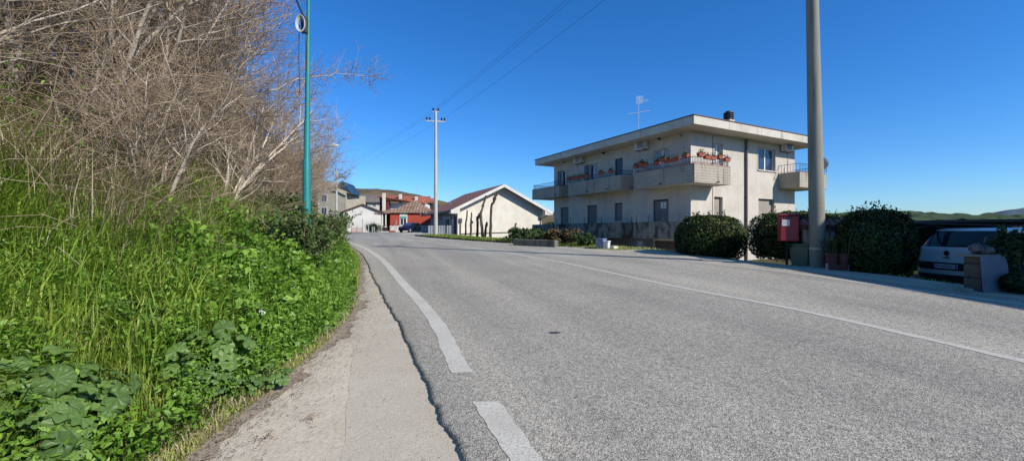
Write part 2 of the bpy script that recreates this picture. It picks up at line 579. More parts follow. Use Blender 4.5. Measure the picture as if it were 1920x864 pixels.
def paint_material():
    m, nt, b = _mat('worn_road_paint')
    v = coords(nt)
    n = noise(nt, v, 60, 5, 0.75)
    n2 = noise(nt, v, 1.3, 4, 0.6)
    w = ramp(nt, n2, [(0.3, (0.56, 0.52, 0.45)), (0.7, (0.74, 0.70, 0.61))])
    c = mix(nt, ramp(nt, n, [(0.46, (0, 0, 0)), (0.60, (1, 1, 1))]), w, (0.44, 0.40, 0.34))
    nt.links.new(c, b.inputs['Base Color'])
    b.inputs['Roughness'].default_value = 0.8
    bump(nt, b, n, 0.3, 0.004)
    return m
M_PAINT = paint_material()
def faint_material():
    m, nt, b = _mat('faded_road_paint')
    v = coords(nt)
    n = noise(nt, v, 45, 5, 0.75)
    c = ramp(nt, n, [(0.36, (0.68, 0.64, 0.56)), (0.62, (0.46, 0.425, 0.37))])
    nt.links.new(c, b.inputs['Base Color'])
    b.inputs['Roughness'].default_value = 0.85
    return m
M_FAINT = faint_material()

def road_line(name, f, y0, y1, w, mat, z=.0592, ragged=.018):
    y = np.arange(y0, y1 + .01, .05 if y1 < 20 else .12)
    slope = np.gradient(f(y), y)
    W = w * np.sqrt(1 + slope ** 2)
    a = f(y) + ragged * gnoise(y * 0, y, .12, 5.5)
    b_ = f(y) + W + ragged * gnoise(y * 0, y, .12, 8.5)
    X = np.stack([a, b_], 1); Y = np.stack([y, y], 1)
    return sheet(name, X, Y, plane(X, Y) + z, mat, smooth=False)
road_line('edge_line', x_line, -1.0, 3.66, .21, M_PAINT)
road_line('edge_line', x_line, 4.33, 45, .21, M_PAINT)
road_line('center_line', x_mid, -6, 44, .13, M_FAINT)
road_line('edge_line', lambda y: x_right(y) - .62, 3, 34, .11, M_FAINT)

def dusty(name, c0, c1, grit=55, bigs=1.2, spots=0.12):
    m, nt, b = _mat(name)
    v = coords(nt)
    c = ramp(nt, noise(nt, v, bigs, 7, 0.65), [(0.3, c0), (0.7, c1)])
    g = ramp(nt, noise(nt, v, grit, 5, 0.8), [(0.3, (0.72, 0.71, 0.7)), (0.7, (1.16, 1.16, 1.16))])
    c = mix(nt, 1.0, c, g, 'MULTIPLY')
    if spots:
        vo = N(nt, 'ShaderNodeTexVoronoi', feature='F1'); vo.inputs['Scale'].default_value = 26
        nt.links.new(v, vo.inputs['Vector'])
        sf = ramp(nt, vo.outputs['Distance'], [(spots, (1, 1, 1)), (spots + .06, (0, 0, 0))])
        keep = ramp(nt, noise(nt, v, 3.0, 3), [(0.52, (0, 0, 0)), (0.6, (0.8, 0.8, 0.8))])
        sf = mix(nt, 1.0, sf, keep, 'MULTIPLY')
        c = mix(nt, sf, c, (0.10, 0.08, 0.06))
    nt.links.new(c, b.inputs['Base Color'])
    b.inputs['Roughness'].default_value = 0.95
    b.inputs['Specular IOR Level'].default_value = 0.15
    bump(nt, b, noise(nt, v, grit, 5, 0.8), 0.5, 0.015)
    return m
M_CONC = dusty('pale_concrete_strip', (0.54, 0.47, 0.375), (0.66, 0.585, 0.475), 48, 0.9, 0.08)
M_ROUGH = dusty('rough_concrete_strip', (0.57, 0.49, 0.385), (0.72, 0.63, 0.505), 30, 1.6, 0.13)
M_DIRT = dusty('dry_earth', (0.30, 0.235, 0.175), (0.50, 0.41, 0.31), 34, 2.2, 0.2)
M_GRAVEL = dusty('gravel_verge', (0.40, 0.365, 0.305), (0.56, 0.52, 0.44), 22, 1.1, 0.2)

yy = np.concatenate([np.arange(-12, 18, .08), np.arange(18, 46, .3)])
def strip(name, a, b_, off, mat, n=7):
    X = a[:, None] + (b_ - a)[:, None] * np.linspace(0, 1, n)[None]
    Y = np.repeat(yy[:, None], n, 1)
    return sheet(name, X, Y, plane(X, Y) + off + .004 * gnoise(X, Y, .35, 2.0), mat)
sj = .02 * gnoise(yy * 0, yy, .3, 6.0)
strip('pavement', x_seam(yy) + sj, x_asph(yy) + .1, .0175, M_CONC)
strip('path', np.minimum(x_grass(yy) + .05, x_seam(yy) - .02), x_seam(yy) + .02 + sj, .015, M_ROUGH)
dj = .13 * gnoise(yy * 0, yy, .55, 3.0) + .07 * gnoise(yy * 0 + 1, yy, .17, 3.0) + .03 * rng.normal(size=len(yy)) * (yy < 16)
strip('dirt', x_grass(yy) - .35, np.minimum(x_grass(yy) + .27 + dj, x_asph(yy) - .02), .028, M_DIRT)

# gravel verge and yard at the right of the road
def strip_r(name, d0, d1, ya, yb, off, mat, n=8, step=.15):
    y = np.arange(ya, yb, step)
    X = (x_right(y)[:, None] + np.linspace(0, 1, n)[None] * (d1 - d0) + d0)
    Y = np.repeat(y[:, None], n, 1)
    return sheet(name, X, Y, ground(X, Y) + off, mat)
strip_r('verge', -.25, 1.75, -10, 21.5, .03, M_GRAVEL)
strip_r('yard', 1.72, 9.5, -10, 25, .045, dusty('yard_concrete', (0.36, 0.335, 0.30), (0.46, 0.43, 0.385), 30, 0.6, 0.1), 20, .2)
strip_r('lane', .2, 12, 34.5, 44, .03, dusty('side_lane_asphalt', (0.38, 0.365, 0.345), (0.46, 0.44, 0.41), 40, 0.6, 0.0), 20, .3)

# hills
def hills(name, prof, dist, c0, c1, c2, z0=-16, scale=.02, rough_=3.0, fields=None):
    px = np.linspace(prof[0][0], prof[-1][0], 160)
    py = np.interp(px, [p[0] for p in prof], [p[1] for p in prof])
    top = CAMZ + (432 - py) / F * dist
    t = np.concatenate([np.linspace(0, 1, 16), [1.1, 1.35]])
    D = dist * (.55 + .45 * t)[:, None] + 0 * px[None]
    X = (px[None] - 960) / F * D
    prof_t = np.where(t <= 1, sstep(0, 1, t) * .6 + t * .4, 1 - (t - 1) * .9)[:, None]
    Z = z0 + (top[None] - z0) * prof_t
    Z = Z + rough_ * gnoise(X, D, dist * .035, 1.5) * np.minimum(t, 1)[:, None] * .5 + rng.normal(size=Z.shape) * rough_ * .14
    m, nt, b = _mat(name + '_cover')
    v = coords(nt)
    c = ramp(nt, noise(nt, v, scale, 8, 0.72), [(0.32, c0), (0.5, c1), (0.66, c2)])
    if fields:
        vo = N(nt, 'ShaderNodeTexVoronoi', feature='F1'); vo.inputs['Scale'].default_value = scale * .55
        nt.links.new(mapping(nt, v, (1, .6, 1)), vo.inputs['Vector'])
        sep = N(nt, 'ShaderNodeSeparateColor'); nt.links.new(vo.outputs['Color'], sep.inputs[0])
        c = mix(nt, ramp(nt, sep.outputs[0], [(0.4, (0, 0, 0)), (0.6, (.75, .75, .75))]), c, fields)
    nt.links.new(c, b.inputs['Base Color'])
    b.inputs['Roughness'].default_value = 1; b.inputs['Specular IOR Level'].default_value = 0
    bump(nt, b, noise(nt, v, scale * 6, 5, 0.8), 1.0, dist * .006)
    o = sheet(name, X, D, Z, m)
    return o
hills('hills', [(1000, 400), (1120, 402), (1300, 404), (1480, 402), (1545, 399), (1590, 400), (1640, 397), (1667, 394), (1700, 395), (1745, 398), (1790, 402), (1850, 403), (1960, 402), (2200, 399), (2700, 400)], 900,
      (0.03, 0.048, 0.04), (0.08, 0.115, 0.07), (0.13, 0.165, 0.10), scale=.03, rough_=9.0, fields=(0.12, 0.185, 0.09))
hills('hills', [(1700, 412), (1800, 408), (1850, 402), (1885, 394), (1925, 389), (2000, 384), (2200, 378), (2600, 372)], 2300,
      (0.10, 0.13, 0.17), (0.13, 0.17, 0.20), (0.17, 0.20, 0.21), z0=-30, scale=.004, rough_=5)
hills('hills', [(-500, 330), (200, 345), (560, 352), (655, 353), (700, 354), (745, 357.5), (790, 366), (822, 376), (860, 386), (905, 396), (1010, 403), (1060, 406)], 420,
      (0.11, 0.085, 0.06), (0.19, 0.145, 0.095), (0.26, 0.20, 0.125), scale=.05, rough_=1.3, fields=(0.20, 0.16, 0.09))
# ------------------------------------------------------------------ apartment house
C = Vector((9.5, 22.5, 0))
RV, LV = Vector((.884, .467, 0)), Vector((-.467, .884, 0))
ANG = math.atan2(.467, .884)
def uR(px, o=0.0):      # distance along the sunlit face of a photo column, o metres proud
    r = (px - 960) / F
    return (r * (C.y - .884 * o) - C.x - .467 * o) / (.884 - .467 * r)
def vL(px, o=0.0):      # distance along the shaded street face
    r = (px - 960) / F
    return (C.x - .884 * o - r * (C.y - .467 * o)) / (.467 + .884 * r)
def zR(px, py, o=0.0):
    u = uR(px, o); return CAMZ + (432 - py) / F * (C.y + .467 * u - .884 * o)
def zL(px, py, o=0.0):
    v = vL(px, o); return CAMZ + (432 - py) / F * (C.y + .884 * v - .467 * o)

M_WALL = stained('grey_plaster', (0.64, 0.575, 0.49), (0.38, 0.335, 0.275), 0.5, grain=26, level=0.56)
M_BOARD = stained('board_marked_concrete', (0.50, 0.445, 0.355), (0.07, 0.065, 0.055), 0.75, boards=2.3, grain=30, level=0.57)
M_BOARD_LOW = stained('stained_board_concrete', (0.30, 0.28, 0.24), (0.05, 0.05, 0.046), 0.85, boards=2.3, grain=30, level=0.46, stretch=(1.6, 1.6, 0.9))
M_FASCIA = stained('roof_edge_concrete', (0.64, 0.59, 0.50), (0.2, 0.18, 0.15), 0.55, grain=22, level=0.58)
M_DARKMETAL = simple('dark_painted_metal', (0.03, 0.035, 0.05), 0.5, 0.3)
M_ROOFTAR = simple('roof_edge_flashing', (0.09, 0.06, 0.05), 0.6, 0.2)
M_WHITEFR = simple('white_window_frame', (0.72, 0.72, 0.70), 0.45, 0.06)
M_GLASS = glass_mat('window_glass', (0.03, 0.05, 0.09))
M_CURTAIN = simple('pale_curtain', (0.42, 0.45, 0.50), 0.4, 0.12, 3)
M_BLUESH = simple('navy_door_panel', (0.035, 0.05, 0.11), 0.45, 0.2)
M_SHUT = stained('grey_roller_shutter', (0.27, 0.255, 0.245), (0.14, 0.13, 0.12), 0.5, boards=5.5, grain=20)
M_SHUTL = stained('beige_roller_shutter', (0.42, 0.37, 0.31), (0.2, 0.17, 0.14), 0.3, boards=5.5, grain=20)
M_ACW = simple('air_conditioner_enamel', (0.62, 0.61, 0.57), 0.4, 0.1, 2)
M_GRILL = simple('dark_grille', (0.05, 0.05, 0.055), 0.6, 0.2)
M_PIPE = simple('brown_downpipe', (0.10, 0.075, 0.065), 0.5, 0.2)
M_TERRA = simple('terracotta', (0.36, 0.095, 0.055), 0.75, 0.25, 9, bmp=0.15)
M_SIGN = simple('white_sign', (0.75, 0.74, 0.72), 0.5, 0.04)
M_INK = simple('black_ink', (0.03, 0.03, 0.035), 0.6, 0.05)
M_GARAGE = simple('garage_recess', (0.09, 0.08, 0.07), 0.8, 0.3)

apt = empty('apartment_house', (C.x, C.y, 0), ANG, 'grey plaster apartment house with stained concrete balconies and flat overhanging roof', 'house')
UL, VL = 9.65, 13.1
ZB, ZT = -1.2, 6.82

def fpt(face, a, o, z):
    return Vector((a, -o, z)) if face == 'R' else Vector((-o, a, z))
def fbox(mb, face, a0, a1, o0, o1, z0, z1):
    p, q = fpt(face, a0, o0, z0), fpt(face, a1, o1, z1)
    return mb.box(p.x, q.x, p.y, q.y, z0, z1)

def holed_wall(mb, face, a0, a1, z0, z1, holes, depth=.2):
    A = sorted({a0, a1, *[h[0] for h in holes], *[h[1] for h in holes]})
    Z = sorted({z0, z1, *[h[2] for h in holes], *[h[3] for h in holes]})
    for i in range(len(A) - 1):
        for j in range(len(Z) - 1):
            ca, cz = (A[i] + A[i + 1]) / 2, (Z[j] + Z[j + 1]) / 2
            if any(h[0] < ca < h[1] and h[2] < cz < h[3] for h in holes): continue
            mb.add([fpt(face, A[i], 0, Z[j]), fpt(face, A[i + 1], 0, Z[j]), fpt(face, A[i + 1], 0, Z[j + 1]), fpt(face, A[i], 0, Z[j + 1])], [(0, 1, 2, 3)])
    for h in holes:
        b0, b1, c0, c1 = h
        q = lambda a, z, o: fpt(face, a, o, z)
        for (a, z), (a2, z2) in (((b0, c0), (b1, c0)), ((b1, c0), (b1, c1)), ((b1, c1), (b0, c1)), ((b0, c1), (b0, c0))):
            mb.add([q(a, z, 0), q(a2, z2, 0), q(a2, z2, -depth), q(a, z, -depth)], [(0, 1, 2, 3)])

def PR(x0, x1, y0, y1, xm=None):
    xm = xm or (x0 + x1) / 2
    return [uR(x0), uR(x1), zR(xm, y1), zR(xm, y0)]
def PL(x0, x1, y0, y1):
    xm = (x0 + x1) / 2
    return [vL(x1), vL(x0), zL(xm, y1), zL(xm, y0)]
UF = 4.02                       # upper floor level at balcony slab
holes_R = {
    'small_up': PR(1339, 1355, 269, 310), 'big_up': PR(1421, 1453.5, 278, 320),
    'small_low': PR(1339, 1355, 369, 407), 'big_low': PR(1422, 1452, 373, 403)}
holes_L = {
    'far_door': PL(1052, 1065, 313, 345), 'door2': PL(1104, 1120, 303, 336), 'door3': PL(1153, 1167.5, 290, 330), 'win4': PL(1226, 1254, 272, 312),
    'low1': PL(1051, 1066, 385, 425), 'low2': PL(1101, 1119, 380, 421), 'low3': PL(1152, 1167, 376, 414), 'low4': PL(1224, 1253.5, 370, 420)}
for k in ('far_door', 'door2', 'door3', 'win4'):
    holes_L[k][2] = UF + .06; holes_L[k][3] = 6.15
for k in ('low1', 'low2', 'low4'):
    holes_L[k][2] = 1.1; holes_L[k][3] = 3.28
holes_L['low3'][3] = 3.28
holes_L['garage'] = [vL(1268), vL(1224), -.75, .92]
wall = MB()
holed_wall(wall, 'R', 0, UL, ZB, ZT, list(holes_R.values()), .22)
holed_wall(wall, 'L', 0, VL, ZB, ZT, list(holes_L.values()), .22)
wall.add([(UL, 0, ZB), (UL, VL, ZB), (UL, VL, ZT), (UL, 0, ZT)], [(0, 1, 2, 3)])
wall.add([(0, VL, ZB), (UL, VL, ZB), (UL, VL, ZT), (0, VL, ZT)], [(0, 1, 2, 3)])
wall.build('wall', M_WALL, apt)
M_BASE = stained('dark_basement_plaster', (0.24, 0.23, 0.21), (0.10, 0.10, 0.09), 0.6, grain=26, level=0.5)  # darker plaster than the walls above
bs_ = MB()
fbox(bs_, 'L', .002, holes_L['garage'][0], .001, .006, ZB, 1.03); fbox(bs_, 'L', holes_L['garage'][1], VL, .001, .006, ZB, 1.03)
bs_.build('basement_wall', M_BASE, apt)
rf = MB()
rf.box(-1.12, UL + 1.0, -1.1, VL + 1.1, ZT - .03, ZT + .40)
roof = rf.build('roof', M_FASCIA, apt, bevel=.015)
MB().box(-1.15, UL + 1.03, -1.13, VL + 1.13, ZT + .402, ZT + .45).build('roof_flashing', M_ROOFTAR, roof)
# joints between the fascia panels
for u in (1.6, 4.0, 6.3, 8.4): MB().box(u - .008, u + .008, -1.103, -1.09, ZT - .02, ZT + .395).build('fascia_joint', M_ROOFTAR, roof)
for v in (2.5, 5.5, 8.5, 11.3): MB().box(-1.123, -1.11, v - .008, v + .008, ZT - .02, ZT + .395).build('fascia_joint', M_ROOFTAR, roof)

def glazing(face, h, style):
    a0, a1, z0, z1 = h
    rec = .13
    fr = MB(); w = .055
    fbox(fr, face, a0 + .002, a0 + w, -rec - .06, -rec, z0 + .002, z1 - .002)
    fbox(fr, face, a1 - w, a1 - .002, -rec - .06, -rec, z0 + .002, z1 - .002)
    fbox(fr, face, a0 + w, a1 - w, -rec - .06, -rec, z1 - w, z1 - .002)
    fbox(fr, face, a0 + w, a1 - w, -rec - .06, -rec, z0 + .002, z0 + w)
    am = (a0 + a1) / 2
    if style != 'single':
        fbox(fr, face, am - .05, am + .05, -rec - .055, -rec + .008, z0 + w, z1 - w)
    win = fr.build('window', M_WHITEFR, apt, bevel=.006)
    pn = MB()
    fbox(pn, face, a0 + w, a1 - w, -rec - .05, -rec - .04, z0 + w, z1 - w)
    pn.build('pane', M_GLASS, win)
    if style in ('curtain', 'half'):
        ct = MB()
        lo, hi = (a0 + w, am - .06) if style == 'half' else (a0 + w, a1 - w)
        n = 14
        for i in range(n):
            x0 = lo + (hi - lo) * i / n; x1 = lo + (hi - lo) * (i + .8) / n
            fbox(ct, face, x0, x1, -rec - .0395, -rec - .036, z0 + w, z1 - w)
        ct.build('curtain', M_CURTAIN, win)
    return win
def surround(face, h, win, sill=True, wd=.07):
    a0, a1, z0, z1 = h
    s = MB()
    fbox(s, face, a0 - wd, a1 + wd, 0.002, .02, z1, z1 + wd)
    fbox(s, face, a0 - wd, a0, 0.002, .02, z0, z1)
    fbox(s, face, a1, a1 + wd, 0.002, .02, z0, z1)
    if sill: fbox(s, face, a0 - wd, a1 + wd, 0.002, .07, z0 - .06, z0 - .002)
    s.build('surround', M_FASCIA, win, bevel=.004)

surround('R', holes_R['small_up'], glazing('R', holes_R['small_up'], 'curtain'))
w_big = glazing('R', holes_R['big_up'], 'double'); surround('R', holes_R['big_up'], w_big)
hb = holes_R['big_up']
MBl = MB(); fbox(MBl, 'R', hb[0] + .14, hb[0] + .26, -.165, -.16, hb[2] + .06, hb[2] + .7); MBl.build('curtain', M_WHITEFR, w_big)
surround('L', holes_L['far_door'], glazing('L', holes_L['far_door'], 'half'), False)
surround('L', holes_L['door2'], glazing('L', holes_L['door2'], 'half'), False)
surround('L', holes_L['win4'], glazing('L', holes_L['win4'], 'curtain'), False)
# navy leaf, shutters
def panel(face, h, mat, name, rec=.1, label=None):
    p = MB(); fbox(p, face, h[0] + .003, h[1] - .003, -rec - .05, -rec, h[2] + .003, h[3] - .003)
    o = p.build(name, mat, apt)
    if label: o['label'] = label
    s = MB()
    for a in (h[0], h[1] - .05): fbox(s, face, a + .003, a + .047, -rec + .001, -rec + .025, h[2] + .004, h[3] - .004)
    fbox(s, face, h[0] + .05, h[1] - .05, -rec + .001, -rec + .02, h[3] - .08, h[3] - .004)
    s.build('frame', M_DARKMETAL if mat is not M_SHUTL else M_SHUT, o)
    return o
d3 = panel('L', holes_L['door3'], M_BLUESH, 'door', .08, 'navy balcony door without glass')
hs_ = MB(); fbox(hs_, 'L', holes_L['door3'][0] + .12, holes_L['door3'][0] + .15, -.078, -.04, 5.0, 5.14); hs_.build('handle', M_WHITEFR, d3)
for k in ('low1', 'low2', 'low3', 'low4'):
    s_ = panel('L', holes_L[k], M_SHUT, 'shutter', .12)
    if k == 'low4':
        nt_ = MB(); h = holes_L[k]; zc = zL(1242, 385)
        fbox(nt_, 'L', vL(1246.5), vL(1236.5), -.117, -.105, zc - .17, zc + .18)
        no = nt_.build('notice', M_SIGN, s_)
        li = MB()
        for q, (wid, zz) in enumerate(((.10, .08), (.22, -.02), (.2, -.07), (.12, -.12))):
            am = (vL(1246.5) + vL(1236.5)) / 2
            fbox(li, 'L', am - wid / 2, am + wid / 2, -.1045, -.102, zc + zz - .012, zc + zz + (.05 if q == 0 else .012))
        li.build('printed_lines', M_INK, s_)
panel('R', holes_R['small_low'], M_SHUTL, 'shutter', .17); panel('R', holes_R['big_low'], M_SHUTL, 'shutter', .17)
gp = MB(); g = holes_L['garage']; fbox(gp, 'L', g[0] + .003, g[1] - .003, -.26, -.2, g[2], g[3] - .003); gp.build('garage_door', M_GARAGE, apt)
# blue folded shutters beside the upper doors
for k in ('far_door', 'door2'):
    h = holes_L[k]; s_ = MB(); fbox(s_, 'L', h[1] + .0, h[1] + .42, .025, .06, h[2] + .02, h[3])
    s_.build('folded_shutter', M_BLUESH, apt, bevel=.006)

# balconies ------------------------------------------------------------
def parapet(pts, z0, z1, th=.13, slab=.16, label=None, back=None, name='balcony', mat=None):
    """pts: outer outline in plan from wall to wall; board marked upstand on a slab"""
    n = len(pts)
    P = [Vector((*p, 0)) for p in pts]
    # inward offsets by mitre
    inner = []
    cen = sum(P, Vector()) / n if back is None else Vector((*back, 0))
    for i, p in enumerate(P):
        dirs = []
        if i > 0: dirs.append((P[i] - P[i - 1]).normalized())
        if i < n - 1: dirs.append((P[i + 1] - P[i]).normalized())
        off = Vector()
        for d in dirs:
            nn = Vector((-d.y, d.x, 0))
            if nn.dot(cen - p) < 0: nn = -nn
            off += nn
        inner.append(p + off * th)
    mb = MB()
    for i in range(n - 1):
        q = [P[i], P[i + 1], inner[i + 1], inner[i]]
        mb.prism([Vector((a.x, a.y, z0)) for a in q], (0, 0, z1 - z0))
    o = mb.build(name, mat or M_BOARD, apt)
    if label: o['label'] = label
    sb = MB()
    outline = [Vector((a.x, a.y, z0 + .012)) for a in inner]
    if back is not None: outline.append(Vector((*back, z0 + .012)))
    sb.prism(outline, (0, 0, slab)); sb.build('slab', M_FASCIA, o)
    cp = MB()
    for i in range(n - 1):
        d = (P[i + 1] - P[i]).normalized() * .0
        q = [P[i], P[i + 1], inner[i + 1], inner[i]]
        cc = sum(q, Vector()) / 4
        cp.prism([Vector((cc.x + (a.x - cc.x) * 1.0, cc.y + (a.y - cc.y) * 1.0, z1 + .002)) for a in q], (0, 0, .03))
    cp.build('coping', M_TERRA if name == 'balcony' and z1 > 4.7 and back is not None else (mat or M_FASCIA), o)
    return o, P, inner

def railing(o, P, inner, z0, h=.33, step=.11, bars=True, mat=None):
    mat = mat or M_DARKMETAL
    ctr = [(a + b) / 2 for a, b in zip(P, inner)]
    rail = MB()
    for i in range(len(ctr) - 1):
        a, b = ctr[i].copy(), ctr[i + 1].copy()
        rail.bar((a.x, a.y, z0 + h), (b.x, b.y, z0 + h), .035, .022)
        rail.bar((a.x, a.y, z0 + .06), (b.x, b.y, z0 + .06), .02, .015)
        L = (b - a).length
        m = max(1, int(L / step))
        for k in range(m + 1):
            p = a.lerp(b, k / m)
            rail.bar((p.x, p.y, z0), (p.x, p.y, z0 + h), .013)
    return rail.build('railing', mat, o)

def posts(o, P, inner, z0, where, h=.42):
    for i, t in where:
        a = (P[i] + inner[i]) / 2; b = (P[i + 1] + inner[i + 1]) / 2
        p = a.lerp(b, t)
        mb = MB(); mb.tube([(p.x, p.y, z0), (p.x, p.y, z0 + h)], .016, 6)
        mb.build('bare_railing_post', M_DARKMETAL, o)

OB = 1.08; OR = 1.1
vB3 = vL(1189, OB); vB2a, vB2b = vL(1163, OB), vL(1065, OB); vB1a, vB1b = vL(1048, OB), vL(998, OB)
uB3 = uR(1370, OR)
UPT = 4.83
b3 = parapet([(0, vB3), (-OB, vB3), (-OB, -OR), (uB3, -OR), (uB3, 0)], 3.9, UPT, label='corner balcony wrapping onto the sunlit side', back=(0, 0))
railing(*b3, UPT + .03)
b2 = parapet([(0, vB2a), (-OB, vB2a), (-OB, vB2b), (0, vB2b)], 3.98, UPT)
railing(*b2, UPT + .03)
b1 = parapet([(0, vB1a), (-OB, vB1a), (-OB, vB1b), (.9, vB1b), (.9, VL)], 4.04, UPT, back=(0, VL))
railing(*b1, UPT + .03)
# balcony at the far end of the sunlit side
uB4 = uR(1459); ob4 = 1.25
b4 = parapet([(uB4, 0), (uB4, -ob4), (UL + 1.15, -ob4), (UL + 1.15, 2.6), (UL, 2.6)], zR(1459, 354), zR(1459, 327), back=(UL, 0), name='balcony', label='end balcony on the sunlit side')
railing(*b4, zR(1459, 327) + .03, h=.5, step=.16)
# lower row
LPT, LPB = 1.95, 1.04
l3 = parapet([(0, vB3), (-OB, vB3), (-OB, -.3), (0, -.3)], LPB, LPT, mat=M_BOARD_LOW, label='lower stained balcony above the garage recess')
posts(*l3, LPT, [(1, .02), (1, .3), (1, .62), (1, .97)])
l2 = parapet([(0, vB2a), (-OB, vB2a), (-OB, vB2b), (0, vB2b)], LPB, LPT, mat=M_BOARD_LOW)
posts(*l2, LPT, [(1, .02), (1, .33), (1, .66), (1, .97), (0, .1)])
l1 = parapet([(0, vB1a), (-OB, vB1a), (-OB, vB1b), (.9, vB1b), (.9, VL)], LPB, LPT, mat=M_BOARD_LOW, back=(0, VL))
posts(*l1, LPT, [(1, .1), (1, .7)])
# small drain spouts
for o_, z, vs in ((OB, 3.96, (1.0, 3.2)), (OB, 4.05, (5.4, 7.4)), (OB, 4.12, (11.2,)), (OB, 1.14, (1.4, 5.2))):
    for v in vs: MB().tube([(-o_ + .05, v, z + .06), (-o_ - .16, v, z + .04)], .03, 8).build('drain_spout', M_DARKMETAL, apt)
MB().tube([(.6, -OR + .05, 4.0), (.6, -OR - .17, 3.98)], .03, 8).build('drain_spout', M_DARKMETAL, apt)

# wall furniture
def ac(face, x0, x1, y0, y1):
    if face == 'L': a0, a1, z0, z1 = vL(x1, .18), vL(x0, .18), zL((x0 + x1) / 2, y1, .3), zL((x0 + x1) / 2, y0, .3)
    else: a0, a1, z0, z1 = uR(x0, .18), uR(x1, .18), zR((x0 + x1) / 2, y1, .3), zR((x0 + x1) / 2, y0, .3)
    am = (a0 + a1) / 2; a0, a1 = am - .42, am + .42; zm = (z0 + z1) / 2; z0, z1 = zm - .29, zm + .29
    b = MB(); fbox(b, face, a0, a1, .06, .38, z0, z1)
    o = b.build('air_conditioner', M_ACW, apt, bevel=.02)
    gr = MB()
    for i in range(9):
        zz = z0 + .07 + i * .05
        fbox(gr, face, a0 + .06, a0 + .6, .382, .388, zz, zz + .028)
    gr.build('grille', M_GRILL, o)
    for aa in (a0 + .1, a1 - .14):
        br = MB(); fbox(br, face, aa, aa + .04, 0.002, .42, z0 - .04, z0 - .003); br.build('bracket', M_DARKMETAL, o)
    pp = MB()
    e = a1 - .05
    pp.tube([fpt(face, e, .05, z0), fpt(face, e + .03, .03, z0 - .3), fpt(face, e + .03, .03, UF + .2)], .018, 6)
    pp.build('pipe', M_ACW, o)
ac('L', 1078.5, 1093, 291, 306); ac('L', 1191, 1215.5, 262, 280); ac('R', 1463, 1487, 264.6, 284)
for px, py in ((1059, 304), (1133, 287), (1238, 261)):
    v, z = vL(px), zL(px, py)
    l = MB(); l.tube([(-.002, v, z), (-.10, v, z), (-.17, v, z - .04)], [.06, .06, .07], 10)
    o = l.build('wall_lamp', M_DARKMETAL, apt, True)
    MB().lathe([(.05, 0), (.06, .03), (.03, .07)], (-.16, v, z - .12), 10).build('lamp_glass', M_SIGN, o, True)
v, z = vL(1277), zL(1277, 254.6)
ve = MB(); ve.tube([(-.002, v, z), (-.05, v, z)], .10, 16); o = ve.build('vent', M_FASCIA, apt)
MB().tube([(-.051, v, z), (-.056, v, z)], .055, 12).build('vent_hole', M_GRILL, o)
dp = MB(); u = uR(1397)
dp.tube([(u, -.09, ZT - .03), (u, -.09, -1.1)], .065, 10)
for zz in (5.6, 3.4, 1.4): dp.box(u - .09, u + .09, -.06, -.002, zz, zz + .04)
dp.build('downpipe', M_PIPE, apt)
for px, za, zb in ((1336, 6.7, 1.2), (1470, 5.4, 4.5)): MB().bar((uR(px), -.012, za), (uR(px), -.012, zb), .018).build('cable', M_GRILL, apt)
# house number plate on the basement wall
v, z = vL(1200), zL(1200, 457)
npl = MB(); fbox(npl, 'L', v - .27, v + .27, .0065, .015, z - .22, z + .2)
npo = npl.build('number_plate', simple('grey_plate', (0.30, 0.30, 0.34), 0.6, 0.1), apt)
rot = Matrix(((0, 0, -1, 0), (-1, 0, 0, 0), (0, 1, 0, 0), (0, 0, 0, 1)))
text('24', .34, M_SIGN, npo, 'digits', Matrix.Translation((-.018, v, z + .03)) @ rot)
lb = MB(); fbox(lb, 'L', v - .2, v + .2, .0155, .019, z - .17, z - .14); lb.build('underline', M_SIGN, npo)
# chimney
pk = at(1366, 215, 28.5)
loc = Matrix.Rotation(-ANG, 4, 'Z') @ (pk - C)
cm = MB(); x, y = loc.x, loc.y
cm.box(x - .3, x + .3, y - .3, y + .3, ZT + .45, 9.0)
zc = CAMZ + (432 - 226) / F * 28.5
cm2 = MB(); cm2.box(x - .27, x + .27, y - .27, y + .27, ZT + .45, zc)
cho = cm2.build('chimney', M_WALL, apt)
cw = MB()
for i in range(4):
    cw.lathe([(.24, zc + .01 + i * .13), (.33, zc + .05 + i * .13), (.33, zc + .10 + i * .13), (.22, zc + .12 + i * .13)], (x, y, 0), 14)
cw.lathe([(.2, zc), (.2, zc + .6), (.05, zc + .64)], (x, y, 0), 12)
cw.build('cowl', M_DARKMETAL, cho)
# TV aerial
pa = at(1197.5, 240, 29.0); loc = Matrix.Rotation(-ANG, 4, 'Z') @ (pa - C)
x, y = loc.x, loc.y; zt = CAMZ + (432 - 187) / F * 29
M_ALU = simple('aluminium', (0.55, 0.56, 0.58), 0.35, 0.1, metal=0.7)
an = MB(); an.tube([(x, y, ZT + .4), (x, y, zt)], .015, 8)
ano = an.build('aerial', M_ALU, apt)
el = MB()
el.bar((x - .7, y + .35, zt - 1.0), (x + .7, y - .35, zt - .75), .025)
for i in range(9):
    t = i / 8; p = Vector((x - .7, y + .35, zt - 1.0)).lerp(Vector((x + .7, y - .35, zt - .75)), t)
    el.bar(p - Vector((.12, .22, 0)), p + Vector((.12, .22, 0)), .012)
el.build('yagi_antenna', M_ALU, ano)
pl_ = MB()
for zz in (zt - .28, zt + .0):
    q = Vector((x + .05, y, zz))
    for i in range(7):
        pl_.bar(q + Vector((-.2, .1, i * .035)), q + Vector((.24, -.12, i * .035 + .05)), .012)
    pl_.bar(q + Vector((0, 0, 0)), q + Vector((0.02, 0, .26)), .02)
pl_.bar((x, y, zt - .1), (x + .55, y - .3, zt - .05), .02)
for i in range(5):
    q = Vector((x, y, zt - .1)).lerp(Vector((x + .55, y - .3, zt - .05)), (i + 1) / 5); pl_.bar(q - Vector((0, 0, .1)), q + Vector((0, 0, .1)), .01)
